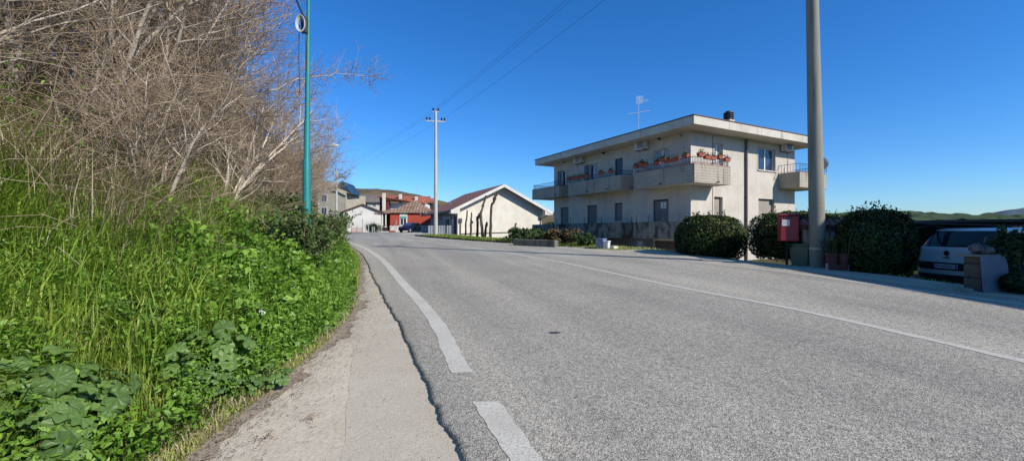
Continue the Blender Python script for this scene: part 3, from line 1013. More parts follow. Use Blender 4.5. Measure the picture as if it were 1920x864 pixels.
pl_.build('panel_antenna', M_ALU, ano)
# satellite dish on the far corner
pd = at(1541, 307, 26.0); loc = Matrix.Rotation(-ANG, 4, 'Z') @ (pd - C)
ds = MB()
ds.lathe([(.02, .0), (.2, .03), (.34, .09), (.40, .14), (.39, .145), (.33, .10), (.19, .042), (.02, .012)], (0, 0, 0), 22)
Mx = Matrix.Translation((loc.x - .2, loc.y, loc.z - .02)) @ Matrix.Rotation(math.radians(75), 4, 'Y')
dso = ds.build('satellite_dish', M_ACW, apt, True, M=Mx)
da = MB(); da.tube([Mx @ Vector((.3, 0, .1)), Mx @ Vector((.12, 0, .46))], .012, 6); da.tube([Mx @ Vector((.12, 0, .40)), Mx @ Vector((.1, 0, .5))], .035, 8)
da.tube([Mx @ Vector((0, 0, 0)), (UL + .9, loc.y, loc.z - .2), (UL + .9, loc.y, 5.1)], .022, 6)
da.build('receiver_arm', M_DARKMETAL, dso)

# flower boxes on the rails -- each lifts off
M_PLANT = leaf_mat('flower_box_plants', [(0, (0.03, 0.06, 0.015)), (0.6, (0.08, 0.12, 0.03)), (0.85, (0.16, 0.13, 0.05)), (1, (0.4, 0.05, 0.04))])
def flower_box(kind):
    root = empty('flower_box')
    b = MB()
    L = .19 if kind != 1 else .15
    b.add([(-L, -.07, 0), (L, -.07, 0), (L, .07, 0), (-L, .07, 0), (-L - .025, -.09, .16), (L + .025, -.09, .16), (L + .025, .09, .16), (-L - .025, .09, .16)],
          [(3, 2, 1, 0), (0, 1, 5, 4), (1, 2, 6, 5), (2, 3, 7, 6), (3, 0, 4, 7), (4, 5, 6, 7)])
    o = b.build('box', M_TERRA, root, bevel=.012)
    r = MB(); r.box(-L - .035, L + .035, -.105, .105, .14, .17); r.build('rim', M_TERRA, o, bevel=.008)
    n = 60
    P = np.stack([rng.uniform(-L, L, n), rng.uniform(-.08, .08, n), .16 + rng.gamma(1.5, .05, n)], 1)
    v, q, t = leaf_cards(P, rng.normal(size=(n, 3)) + np.array([0, 0, .8]), rng.uniform(.04, .09, n), rng.uniform(0, 1 if kind == 2 else .85, n))
    fast_quads('plant', v, q, M_PLANT, root, t)
    return root
fb = [flower_box(i) for i in range(3)]
used_fb = [False] * 3
def place_box(lp, rz, label):
    k = random.randrange(3)
    o = fb[k] if not used_fb[k] else copy_tree(fb[k])
    used_fb[k] = True
    w_ = Matrix.Translation(C) @ Matrix.Rotation(ANG, 4, 'Z') @ Vector(lp)
    o.location = w_
    o.rotation_euler = (random.uniform(-.04, .04), random.uniform(-.05, .05), ANG + rz + random.uniform(-.06, .06))
    tag(o, label, 'flower box', 'terracotta flower boxes on the balcony rails')
ORD = ['first', 'second', 'third', 'fourth', 'fifth', 'sixth', 'seventh', 'eighth', 'ninth', 'tenth']
zr = UPT + .03 + .19
for i, px in enumerate((1286, 1268, 1254, 1245, 1233, 1211, 1203, 1194)):
    place_box((-OB - .08 + (.0 if i % 2 else .05), vL(px, OB), zr + (.03 if i % 3 else .14)), math.pi / 2, f'{ORD[i]} terracotta flower box from the corner along the street rail of the corner balcony')
for i, px in enumerate((1312, 1324, 1334.5, 1348, 1361)):
    place_box((uR(px, OR), -OR - .06, zr + (.14 if i in (0, 3) else .04)), 0, f'{ORD[i]} terracotta flower box from the corner on the sunlit rail of the corner balcony')
for i, px in enumerate((1146, 1128, 1102, 1092, 1083, 1076, 1068)):
    place_box((-OB - .05, vL(px, OB), zr + .02), math.pi / 2, f'{ORD[i]} terracotta flower box counted from the near end of the middle balcony')
# folded slatted chair leaning at the end of the corner balcony
fc = empty('folding_chair', Matrix.Translation(C) @ Matrix.Rotation(ANG, 4, 'Z') @ Vector((uB3 - .12, -OR + .25, UPT - .0)), ANG, 'grey slatted folding chair leaning at the sunlit end of the corner balcony', 'chair')
s_ = MB()
for i in range(6): s_.bar((-.02 + i * .045, -.18, .22 + i * .06), (-.02 + i * .045, .18, .22 + i * .06), .035, .012)
s_.build('slatted_back', M_ACW, fc)
s_ = MB()
for y in (-.2, .2): s_.bar((-.22, y, -.25), (.26, y, .58), .025); s_.bar((.1, y, -.25), (-.06, y, .3), .025)
s_.build('frame', M_ACW, fc)
# ------------------------------------------------------------------ poles and wires
M_POLE = stained('pole_concrete', (0.31, 0.30, 0.245), (0.14, 0.13, 0.105), 0.6, grain=50, level=0.52)
M_POLE2 = stained('pole_concrete_pale', (0.56, 0.53, 0.48), (0.2, 0.19, 0.17), 0.4, grain=50, level=0.6)
M_TEAL = stained('teal_painted_steel', (0.018, 0.235, 0.24), (0.07, 0.10, 0.085), 0.55, grain=30, rough=0.45, level=0.62)
M_WIRE = simple('black_cable', (0.03, 0.03, 0.035), 0.6, 0.1)
M_PORC = simple('dark_insulator', (0.05, 0.045, 0.045), 0.3, 0.2)
M_GALV = simple('galvanised_steel', (0.45, 0.46, 0.46), 0.5, 0.2, metal=0.3)

def crossarm_pole(base, top, r0, r1, label, arm_dir, arm_half=.75, mat=None, band=None):
    root = empty('utility_pole', base, 0, label, 'utility pole')
    ax = Vector(top) - Vector(base)
    m = MB(); n = 8
    m.tube([ax * (i / n) for i in range(n + 1)], [r0 + (r1 - r0) * i / n for i in range(n + 1)], 22)
    m.build('pole', mat or M_POLE, root, True)
    d = Vector((*arm_dir, 0)).normalized()
    ins = []
    a = MB(); h = ax * ((ax.length - .75) / ax.length)
    a.bar(h - d * arm_half, h + d * arm_half, .09, .09); a.build('crossarm', M_GALV, root)
    a = MB(); a.bar(ax - d * .25 + Vector((0, 0, .02)), ax + d * .25 + Vector((0, 0, .02)), .07, .07); a.build('top_bracket', M_GALV, root)
    spots = [h - d * arm_half * .93, h - d * arm_half * .62, h + d * arm_half * .62, h + d * arm_half * .93, ax - d * .2, ax + d * .2]
    for s in spots:
        b = MB(); b.lathe([(.03, .04), (.07, .08), (.05, .12), (.085, .16), (.05, .2), (.085, .24), (.04, .3)], s, 10)
        b.build('insulator', M_PORC, root, True)
    if band:
        b = MB()
        for z_ in band:
            b.lathe([(r0 + .004, z_), (r0 + .004, z_ + .05)], (ax.x * z_ / ax.length, ax.y * z_ / ax.length, 0), 22)
        b.build('clamp_band', M_GALV, root)
    w = Vector(base)
    return [w + spots[0] + Vector((0, 0, .3)), w + spots[3] + Vector((0, 0, .3)), w + ax + Vector((0, 0, .3))]

bx, by = 8.38, 11.6
near_tip = crossarm_pole((bx, by, gz(bx, by) - .05), (bx - .27, by, 13.3), .195, .112,
    'thick leaning concrete pole beside the red mailbox, cut off by the photo top', (.75, .66), band=(.62,))
mb_ = at(817, 440, 34)
mid_tip = crossarm_pole((mb_.x, mb_.y, gz(mb_.x, mb_.y) - .1), (at(817, 210, 34).x, 34, at(817, 210, 34).z), .17, .10,
    'slender pale concrete pole with crossarm in front of the white panel fence', (.93, .2), mat=M_POLE2, band=(1.35, 1.55))
fb_ = at(631, 438, 66)
far_tip = crossarm_pole((fb_.x, 66, .9), (at(631, 320, 66).x, 66, at(631, 320, 66).z), .2, .13,
    'distant pale utility pole rising beside the white gabled garage', (.93, .2), mat=M_POLE2)
def wire(a, b, sag, label, r=.009, name='power_line', cat='cable', group='power lines strung between the utility poles', drop=None):
    a, b = Vector(a), Vector(b)
    pts = [a.lerp(b, i / 40) - Vector((0, 0, sag * 4 * (i / 40) * (1 - i / 40))) for i in range(41)]
    m = MB(); m.tube(pts, r, 5)
    o = m.build(name, M_WIRE)
    return tag(o, label, cat, group)
for i, nm in enumerate(('left', 'right', 'top')):
    wire(mid_tip[i], near_tip[i], .28 if i != 2 else .2, f'power line from the {nm} insulators of the pale crossarm pole to the thick near pole', .0065)
    wire(mid_tip[i], far_tip[i], .3, f'power line from the {nm} insulators of the pale crossarm pole to the distant pole', .0055)

# teal pole
tx, ty = at(575, 432, 8.6).x, 8.6
tz = gz(tx, ty)
tp = empty('teal_pole', (tx, ty, tz), 0, 'teal painted steel pole stepped in width, with a cable coil near its top', 'pole')
def zpx(py): return CAMZ + (432 - py) / F * ty - tz
m = MB()
m.tube([(0, 0, -.4), (0, 0, zpx(302)), (.003, 0, zpx(299)), (.01, 0, zpx(228)), (.013, 0, zpx(224)), (.03, 0, zpx(60)), (.033, 0, zpx(56)), (.05, 0, zpx(-130))],
       [.079, .076, .061, .059, .049, .045, .036, .030], 18)
m.build('pole', M_TEAL, tp, True)
b = MB(); zc_ = zpx(52)
b.box(-.06, .06, -.14, -.05, zc_ - .16, zc_ + .16); b.build('junction_box', M_GRILL, tp, bevel=.015)
b = MB()
for k in range(4):
    r_ = .085 + .010 * k
    b.tube([(-.03 + r_ * math.cos(t_) * .8, -.17 - .012 * k, zc_ - .02 + r_ * 1.45 * math.sin(t_)) for t_ in [i * 2 * math.pi / 20 for i in range(21)]], .011, 6)
b.build('cable_coil', simple('white_cable', (0.42, 0.42, 0.40), 0.5, 0.1), tp, True)
b = MB(); b.tube([(.03, -.1, zc_ - .1), (.06, -.12, zc_ - .5), (.045, -.1, zc_ - .9)], .008, 6); b.tube([(-.1, -.1, zc_), (-.11, -.1, zc_ - .7), (-.09, -.09, zc_ - 1.4)], .008, 6)
b.build('hanging_cable', M_WIRE, tp)
wire(Vector((tx, ty - .1, tz + zc_ + .15)), at(535, -60, 9.0), .05, 'thick cable rising to the upper left from the coil on the teal pole', .022, 'overhead_cable', 'cable', None)

# street lamp behind the bare trees
lx = at(597, 432, 30)
sl_ = empty('street_lamp', (lx.x, 30, gz(lx.x, 30)), 0, 'street lamp on a thin pole showing its white head past the bare trees', 'street lamp')
zt_ = at(0, 274, 30).z - gz(lx.x, 30)
m = MB(); m.tube([(0, 0, -.5), (0, 0, zt_ - .9), (.12, 0, zt_ - .35), (.5, 0, zt_ - .08), (.95, 0, zt_)], [.07, .055, .045, .04, .035], 10); m.build('pole', M_GALV, sl_, True)
m = MB(); m.tube([(.8, 0, zt_ - .02), (.95, 0, zt_ + .02), (1.2, 0, zt_ + .05), (1.42, 0, zt_ + .05)], [.05, .12, .13, .05], 12); m.build('lamp_head', simple('white_lamp_cover', (0.8, 0.8, 0.8), .3, .03), sl_, True)

# ------------------------------------------------------------------ mid-distance gabled house
M_CREAM = stained('cream_render', (0.80, 0.75, 0.63), (0.45, 0.42, 0.36), 0.25, grain=18, level=0.62)
M_WHITEW = stained('white_render', (0.78, 0.75, 0.68), (0.55, 0.52, 0.47), 0.2, grain=18, level=0.65)
M_TILE = tiles('clay_roof_tiles', ((0.34, 0.14, 0.09), (0.42, 0.20, 0.14), (0.27, 0.12, 0.09)), 3.0, 'Y')
M_TILE_R = tiles('red_roof_tiles', ((0.42, 0.12, 0.07), (0.5, 0.17, 0.09), (0.34, 0.10, 0.07)), 2.4, 'X')
M_TILE_B = tiles('tan_roof_tiles', ((0.36, 0.22, 0.14), (0.43, 0.28, 0.18), (0.30, 0.17, 0.12)), 2.4, 'X')
M_TILE_G = tiles('grey_brown_roof', ((0.24, 0.19, 0.16), (0.28, 0.225, 0.19), (0.21, 0.17, 0.15)), 2.4, 'X')
M_WOODD = simple('dark_wood', (0.07, 0.045, 0.035), 0.7, 0.3)
M_REDW = stained('red_painted_render', (0.50, 0.09, 0.055), (0.28, 0.05, 0.04), 0.3, grain=18, level=0.62)
M_SHADEW = stained('shade_toned_render', (0.36, 0.38, 0.42), (0.2, 0.2, 0.22), 0.3, grain=18)  # grey-blue puts the shade on the cream house's side into the colour
M_SHADEIN = simple('dark_interior', (0.02, 0.02, 0.025), 0.8, 0.2)

def gable_roof(mb, W, L, ze, zr, ov, th=.2, ovg=.8):
    """two slabs; gable face at y=0, ridge along y"""
    s = (zr - ze) / (W / 2)
    x0, xm, x1 = -ov, W / 2, W + ov
    zo = ze - s * ov
    a = [Vector((x0, -ovg, zo)), Vector((xm, -ovg, zr)), Vector((x1, -ovg, zo)), Vector((x1, -ovg, zo + th)), Vector((xm, -ovg, zr + th)), Vector((x0, -ovg, zo + th))]
    mb.prism([a[0], a[1], a[4], a[5]], (0, L + 2 * ovg, 0))
    mb.prism([a[1], a[2], a[3], a[4]], (0, L + 2 * ovg, 0))
    return s, zo

hx = at(858, 440, 43.7)
hang = math.atan2(.40, .916)
mh = empty('gabled_house', (hx.x, 43.7, 0), hang, 'cream gabled house with brown tiled roof behind the pruned trunks', 'house')
W, L, ze, zr_, z0_ = 9.75, 12.5, 3.85, 6.25, .1
m = MB()
m.add([(0, 0, z0_), (W, 0, z0_), (W, 0, ze), (W / 2, 0, zr_), (0, 0, ze)], [(0, 1, 2, 3, 4)])
m.add([(W, 0, z0_), (W, L, z0_), (W, L, ze), (W, 0, ze)], [(0, 1, 2, 3)])
m.add([(W, L, z0_), (0, L, z0_), (0, L, ze), (W / 2, L, zr_), (W, L, ze)], [(0, 1, 2, 3, 4)])
m.build('wall', M_CREAM, mh)
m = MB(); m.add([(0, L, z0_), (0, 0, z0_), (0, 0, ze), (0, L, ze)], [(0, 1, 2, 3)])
m.build('wall', M_SHADEW, mh)['label'] = 'side wall coloured grey-blue for its shade'
m = MB(); gable_roof(m, W, L, ze + .02, zr_ + .02, .95, .16, .85); ro = m.build('roof', M_TILE, mh)
m = MB()
s_ = (zr_ - ze) / (W / 2); zo = ze - s_ * .95
for sx in (0, 1):
    xa, xb = (-.95, W / 2) if sx == 0 else (W / 2, W + .95)
    za, zb = (zo, zr_) if sx == 0 else (zr_, zo)
    m.prism([(xa, -.9, za - .16), (xb, -.9, zb - .16), (xb, -.9, zb + .16), (xa, -.9, za + .16)], (0, .045, 0))
m.build('bargeboard', M_WHITEW, ro)
m = MB()
m.prism([(-.95, -.853, zo - .17), (0, -.853, zo - .17), (0, -.853, ze - .03), (-.95, -.853, zo - .02)], (0, .83, 0))
m.prism([(W, -.853, zo - .17), (W + .95, -.853, zo - .17), (W + .95, -.853, zo - .02), (W, -.853, ze - .03)], (0, .83, 0))
m.build('boxed_eave', M_WHITEW, ro)
m = MB()
m.tube([(-1.02, -.85, zo), (-1.02, L + .8, zo)], .07, 8); m.tube([(W + 1.02, -.85, zo), (W + 1.02, L + .8, zo)], .07, 8)
m.build('gutter', M_PIPE, ro)
m = MB()
m.tube([(-1.0, -.5, zo), (-.6, -.3, zo - .25), (-.06, -.06, zo - .5), (-.06, -.06, z0_)], .045, 8)
m.tube([(W + 1.0, -.5, zo), (W + .3, -.2, zo - .35), (W - .15, -.06, zo - .55), (W - .15, -.06, 1.55), (W - .3, -.05, 1.4), (.3, -.05, 1.15)], .045, 8)
m.build('downpipe', M_PIPE, mh)
# porch corner, door, window, boards on the shaded side
m = MB(); m.box(-.06, -.003, .5, 1.15, z0_ + .6, 3.0); m.build('door', M_SHADEIN, mh)
m = MB(); m.box(-.12, -.003, 2.2, 2.35, .3, 3.2); m.box(-.9, -.75, 2.2, 2.35, .3, 3.1); m.build('porch_post', M_SHADEW, mh)
m = MB(); m.box(-.05, -.003, 3.0, 4.6, 1.5, 2.9); wo = m.build('window', M_WHITEFR, mh)
m = MB(); m.box(-.056, -.0505, 3.1, 3.78, 1.58, 2.82); m.box(-.056, -.0505, 3.84, 4.5, 1.58, 2.82); m.build('pane', M_SHADEIN, wo)
m = MB()
for z in (1.6, 2.05, 2.4): m.box(-.05, -.003, 1.6, 2.0, z, z + .28)
m.build('notice_board', M_SIGN, mh)
m = MB(); m.box(.12, .45, -.16, -.002, 2.3, 2.75); m.build('meter_box', M_GRILL, mh, bevel=.02)
m = MB(); m.tube([(.3, -.05, 2.3), (.28, -.06, 1.4), (.3, -.06, z0_)], .07, 8); m.build('cable_conduit', M_PIPE, mh)
px_ = W * .42
m = MB(); m.box(px_ - .16, px_ + .16, -.14, -.002, 4.75, 5.1); m.build('wall_box', M_GRILL, mh, bevel=.02)
m = MB(); q = Vector((1.0, 6.5, 4.6)); m.tube([q, q + Vector((0, 0, 2.0))], .025, 6)
for zz in (1.2, 1.6, 2.0): m.bar(q + Vector((-.45, 0, zz)), q + Vector((.45, 0, zz)), .02)
m.build('aerial', M_GALV, mh)

# white panel fence by the pale pole
def vec2(px, Y): return at(px, 432, Y)
fa, fb2 = at(803, 440, 36.5), at(849, 440, 35.5)
pf = empty('panel_fence', (fa.x, fa.y, gz(fa.x, fa.y)), math.atan2(fb2.y - fa.y, fb2.x - fa.x), 'white corrugated panel fence with a dark post beside the gabled house', 'fence')
Lf = (fb2 - fa).length
for (a_, b_) in ((0, .32), (.34, .74), (.755, 1)):
    m = MB(); n = int((b_ - a_) * Lf / .12)
    xs_ = [Lf * (a_ + (b_ - a_) * i / n) for i in range(n + 1)]
    for i in range(n):
        yy_ = .03 if i % 2 else 0
        m.box(xs_[i], xs_[i + 1] - .012, yy_ - .015, yy_ + .015, -.1, .82)
    m.build('panel', M_ACW, pf)
for a_ in (.33, .7475, 1.01):
    m = MB(); m.box(Lf * a_ - .04, Lf * a_ + .04, -.04, .06, -.2, .88); m.build('post', M_DARKMETAL, pf)

# pruned trunks on the grass verge
M_PRUNE = bark_mat('cut_bark', (0.06, 0.045, 0.035), (0.13, 0.10, 0.075), (0.22, 0.18, 0.14), 4)
def trunk(label, pts, Y, r0, r1, stubs=()):
    P = [at(x, y, Y) for x, y in pts]
    b0 = P[0].copy(); b0.z = gz(b0.x, b0.y)
    root = empty('pruned_tree', b0, 0, label, 'tree', 'hard-pruned bare trunks on the verge')
    P[0] = b0 - Vector((0, 0, .1))
    P = [p - b0 for p in P]
    D = []
    for i in range(len(P) - 1):
        for k in range(4):
            q = P[i].lerp(P[i + 1], k / 4)
            D.append(q + Vector((random.uniform(-1, 1), random.uniform(-1, 1), 0)) * .025)
    D.append(P[-1])
    n = len(D)
    m = MB(); m.tube(D, [(r0 + (r1 - r0) * i / (n - 1)) * .8 * random.uniform(.88, 1.15) for i in range(n)], 10)
    m.build('trunk', M_PRUNE, root, True)
    for s in stubs:
        Q = [at(x, y, Y) - b0 for x, y in s]
        m = MB(); m.tube(Q, [r1 * 1.1] + [r1 * .75] * (len(Q) - 1), 8); m.build('cut_limb', M_PRUNE, root, True)
trunk('leftmost slim pruned trunk before the cream gable', [(872.5, 440), (873, 425), (876, 394)], 33.5, .10, .06)
trunk('second pruned trunk from the left with one short side stub', [(882.5, 440), (883, 422), (884, 398)], 33, .11, .07, [[(883, 420), (887, 415)]])
trunk('short forked pruned trunk cut low beside the tallest ones', [(895, 440), (895.5, 420), (895, 405.5)], 33, .13, .12, [[(895, 410), (901, 400)]])
trunk('tall pruned trunk leaning right, thickest of the row', [(906, 441), (902.5, 420), (901, 402), (906, 385), (911.5, 366)], 32.5, .16, .08, [[(901, 404), (897, 400)], [(904, 388), (909, 376)]])
trunk('knee-high pruned side shoot at the foot of the tallest trunk', [(908.5, 440), (911, 428), (913, 416)], 32.4, .12, .09, [[(911, 425), (914, 419)]])
trunk('tall crooked pruned trunk with a knotted dark head', [(918.5, 441), (920.5, 412), (922, 384), (926, 378), (930, 366)], 32, .13, .10, [[(930, 368), (926, 363)], [(930, 367), (933, 362)]])
trunk('isolated thin pruned trunk nearest the junipers', [(965.5, 444), (966, 432), (966.5, 419)], 29, .10, .06, [[(966, 424), (968, 418)]])

# kerb and its concrete block
ky = np.arange(21.2, 34.6, .25)
m = MB()
kp = [Vector((float(x_right(y)) + .12, y, float(plane(x_right(y), y)) - .1)) for y in ky]
for i in range(len(kp) - 1):
    a_, b_ = kp[i], kp[i + 1]
    d = (b_ - a_).normalized(); s = Vector((d.y, -d.x, 0)) * .16
    m.add([a_, a_ + s, b_ + s, b_, a_ + Vector((0, 0, .24)), a_ + s + Vector((0, 0, .24)), b_ + s + Vector((0, 0, .24)), b_ + Vector((0, 0, .24))],
          [(3, 2, 1, 0), (4, 5, 6, 7), (0, 1, 5, 4), (2, 3, 7, 6)] + ([(3, 0, 4, 7)] if i == 0 else []) + ([(1, 2, 6, 5)] if i == len(kp) - 2 else []))
tag(m.build('kerb', stained('mossy_kerb', (0.10, 0.095, 0.08), (0.03, 0.04, 0.02), .6, grain=30)), kind='structure')
a_, b_ = at(962, 460, 21.6), at(1040, 462, 19.6)
a_.z = gz(a_.x, a_.y); b_.z = gz(b_.x, b_.y)
m = MB(); m.bar(a_ + Vector((.1, .1, .16)), b_ + Vector((.1, .1, .16)), .28, .42)
tag(m.build('concrete_block', stained('mossy_block_concrete', (0.22, 0.21, 0.17), (0.05, 0.055, 0.03), .7, grain=24, level=.5), None, bevel=.03), 'long low concrete block at the road edge before the junipers', 'concrete block')

# bins
M_BINSHADE = simple('shade_tinted_plastic', (0.16, 0.20, 0.32), .5, .12); M_BINW = simple('white_plastic', (0.62, 0.64, 0.68), .45, .08)  # larger bin: white plastic tinted blue-grey to stand for its shaded side
def bin_(px, py, Y, w, h, mat, label, rz, name='waste_bin'):
    p = at(px, py, Y); p.z = gz(p.x, p.y) + .03
    root = empty(name, p, rz, label, 'bin')
    m = MB(); k = .86
    m.add([(-w / 2 * k, -w / 2 * k, 0), (w / 2 * k, -w / 2 * k, 0), (w / 2 * k, w / 2 * k, 0), (-w / 2 * k, w / 2 * k, 0), (-w / 2, -w / 2, h), (w / 2, -w / 2, h), (w / 2, w / 2, h), (-w / 2, w / 2, h)],
          [(3, 2, 1, 0), (4, 5, 6, 7), (0, 1, 5, 4), (1, 2, 6, 5), (2, 3, 7, 6), (3, 0, 4, 7)])
    o = m.build('body', mat, root, bevel=.015)
    m = MB(); m.box(-w / 2 - .02, w / 2 + .02, -w / 2 - .02, w / 2 + .02, h + .002, h + .05); m.build('lid', mat, root, bevel=.015)
    m = MB(); m.box(-w / 2 - .03, w / 2 + .03, w / 2 + .022, w / 2 + .05, h - .03, h + .03); m.build('hinge', M_GRILL, root)
    return root
bin_(1127, 466, 18.6, .36, .40, M_BINSHADE, 'larger waste bin, white tinted blue-grey for shade, at the end of the juniper bed', .9)
bin_(1137.5, 466, 18.4, .24, .30, M_BINW, 'smaller white waste bin standing against the larger one', .9)
p = at(1152, 466, 18.2); p.z = gz(p.x, p.y)
m = MB(); m.box(-.14, .14, -.1, .1, 0, .13); o = m.build('stone_block', M_CREAM, None, bevel=.025); o.location = p + Vector((0, 0, .03)); o.rotation_euler = (0, .05, .5)
tag(o, 'small pale stone block on the gravel to the right of the bins', 'stone')

# red mailbox
M_SHADEIN = simple('near_black_paint', (0.015, 0.017, 0.015), 0.8, 0.2)
M_RED = simple('red_enamel', (0.27, 0.018, 0.02), .4, .15, 3)
mp = at(1477.5, 452, 12.0)
mbx = empty('mailbox', (mp.x, mp.y, gz(mp.x, mp.y)), math.atan2(mp.y, mp.x) - math.pi / 2 + .25, 'red post box with a white notice plate in front of the clipped hedge', 'mailbox')
zb_, zt2 = mp.z - mbx.location.z, at(0, 401, 12.0).z - mbx.location.z
m = MB(); m.prism([(-.235, -.16, zb_), (.235, -.16, zb_), (.235, .16, zb_), (-.235, .16, zb_)], (0, 0, zt2 - zb_ - .05)); bo = m.build('body', M_RED, mbx, bevel=.03)
m = MB(); m.add([(-.25, -.19, zt2 - .048), (.25, -.19, zt2 - .048), (.25, .18, zt2 - .048), (-.25, .18, zt2 - .048), (-.235, -.16, zt2 - .005), (.235, -.16, zt2 - .005), (.235, .16, zt2 + .02), (-.235, .16, zt2 + .02)],
               [(3, 2, 1, 0), (4, 5, 6, 7), (0, 1, 5, 4), (1, 2, 6, 5), (2, 3, 7, 6), (3, 0, 4, 7)]); m.build('hood', M_RED, mbx, bevel=.01)
m = MB(); m.box(-.15, .10, -.168, -.163, zt2 - .12, zt2 - .095); m.build('slot', M_GRILL, mbx)
m = MB(); m.box(-.19, .0, -.17, -.163, zt2 - .34, zt2 - .17); po = m.build('notice_plate', M_SIGN, mbx, bevel=.004)
m = MB()
for i in range(4): m.box(-.17, -.03 - .02 * (i % 2), -.1715, -.1705, zt2 - .21 - i * .03, zt2 - .2 - i * .03)
m.build('printed_lines', simple('grey_print', (0.4, 0.4, 0.42), .6, .05), po)
MB().bar((0, .12, -.1), (0, .12, zb_ + .01), .05).build('post', M_SHADEIN, mbx)

# green wheelie bin behind the pole
gp_ = at(1505, 470, 12.3); gzz = gz(gp_.x, gp_.y) + .03
gb = empty('wheelie_bin', (gp_.x, gp_.y, gzz), .5, 'pale green wheelie bin half hidden behind the thick concrete pole', 'bin')
M_BING = simple('pale_green_plastic', (0.16, 0.22, 0.15), .5, .15)
m = MB(); m.add([(-.18, -.2, .06), (.18, -.2, .06), (.18, .2, .06), (-.18, .2, .06), (-.24, -.27, .72), (.24, -.27, .72), (.24, .27, .72), (-.24, .27, .72)],
              [(3, 2, 1, 0), (4, 5, 6, 7), (0, 1, 5, 4), (1, 2, 6, 5), (2, 3, 7, 6), (3, 0, 4, 7)]); m.build('body', M_BING, gb, bevel=.02)
m = MB(); m.box(-.26, .26, -.29, .29, .722, .78); m.build('lid', M_BING, gb, bevel=.02)
for x in (-.19, .19):
    m = MB(); m.tube([(x - .03, .2, .08), (x + .03, .2, .08)], .08, 12); m.build('wheel', M_GRILL, gb)
# plinth under the pole
m = MB(); m.lathe([(.42, -.1), (.42, .05), (.36, .07)], (bx, by, gz(bx, by) + .02), 24)
tag(m.build('pole_plinth', M_CONC, None), 'round concrete plinth around the foot of the thick pole', 'plinth')

# tiled garden wall behind the pots
wa = at(1548, 470, 12.0)
gw = empty('garden_wall', (wa.x, wa.y, gz(wa.x, wa.y)), math.radians(-12), 'short plastered wall with tiled coping between pole and dark hedge', 'wall')
zt3 = at(0, 428, 12).z - gw.location.z
m = MB(); m.box(-.5, .85, 0, .3, -.2, zt3); m.build('wall', M_WALL, gw)
m = MB()
for i in range(9):
    x = -.5 + i * .17
    m.tube([(x, -.12, zt3 + .03), (x, .15, zt3 + .19), (x, .42, zt3 + .03)], [.09, .085, .09], 10)
m.box(-.56, .92, -.08, .38, zt3 + .002, zt3 + .06)
m.build('tiled_coping', tiles('old_coping_tiles', ((0.22, 0.10, 0.09), (0.28, 0.14, 0.12), (0.2, 0.12, 0.12)), 5), gw)

# flower pots on stands between the pole and the dark hedge
M_BRICK = simple('brick_red', (0.13, 0.045, 0.035), .8, .3, 12, bmp=.2)
def pot(px, py, Y, r, h, label, stand, plant_h, nleaf, spiky):
    p = at(px, py, Y); p.z = gz(p.x, p.y) + .02
    root = empty('plant_pot', p, random.uniform(0, 3), label, 'plant pot', 'pots in the shade beside the pole')
    m = MB(); m.lathe([(r * .72, stand), (r * .95, stand + h * .8), (r * 1.08, stand + h * .82), (r * 1.1, stand + h), (r * .96, stand + h), (r * .9, stand + h * .9)], (0, 0, 0), 20)
    m.build('pot', M_BRICK, root, True)
    if stand:
        for sx in (-1, 1):
            m = MB(); m.box(sx * r * .55 - .05, sx * r * .55 + .05, -r * .6, r * .6, 0, stand - .002); m.build('stand_brick', M_CREAM if sx > 0 else M_BRICK, root)
    n = nleaf
    P = np.stack([rng.normal(0, r * .4, n), rng.normal(0, r * .4, n), np.full(n, stand + h * .9)], 1)
    if spiky:
        v, q, t = blades(P, rng.uniform(.5, 1, n) * plant_h, np.full(n, .035), rng.uniform(.1, .9, n), rng.uniform(0, 6.28, n), rng.uniform(0, 1, n))
    else:
        P[:, 2] += rng.uniform(0, plant_h, n)
        P[:, :2] *= 1.4
        v, q, t = leaf_cards(P, rng.normal(size=(n, 3)) + np.array([0, 0, .6]), rng.uniform(.06, .12, n), rng.uniform(0, 1, n))
    fast_quads('plant', v, q, M_POTPLANT, root, t)
M_POTPLANT = leaf_mat('pot_plants', [(0, (0.035, 0.06, 0.02)), (1, (0.10, 0.13, 0.05))])
pot(1560, 492, 10.9, .15, .27, 'terracotta pot of spiky leaves on pale bricks nearest the thick pole', .16, .65, 60, True)
pot(1583, 494, 10.75, .14, .26, 'brown pot with tall thin leaves between two other pots', .18, .75, 50, True)
pot(1601, 492, 10.95, .13, .24, 'small terracotta pot with a bushy plant touching the dark hedge', .14, .5, 120, False)
m = MB(); pp_ = at(1546, 470, 11.6)
for dx, hh, ln in ((0, 1.15, -.12), (.17, 1.2, .03)):
    m2 = MB(); z_ = gz(pp_.x, pp_.y); m2.tube([(pp_.x + dx, pp_.y, z_), (pp_.x + dx + ln * .5, pp_.y, z_ + hh * .6), (pp_.x + dx + ln, pp_.y + .1, z_ + hh)], .018, 6)
    tag(m2.build('garden_stake', M_WOODD), 'thin dark stake leaning against the plastered garden wall' if dx == 0 else 'upright dark stake beside the leaning one at the garden wall', 'stake')

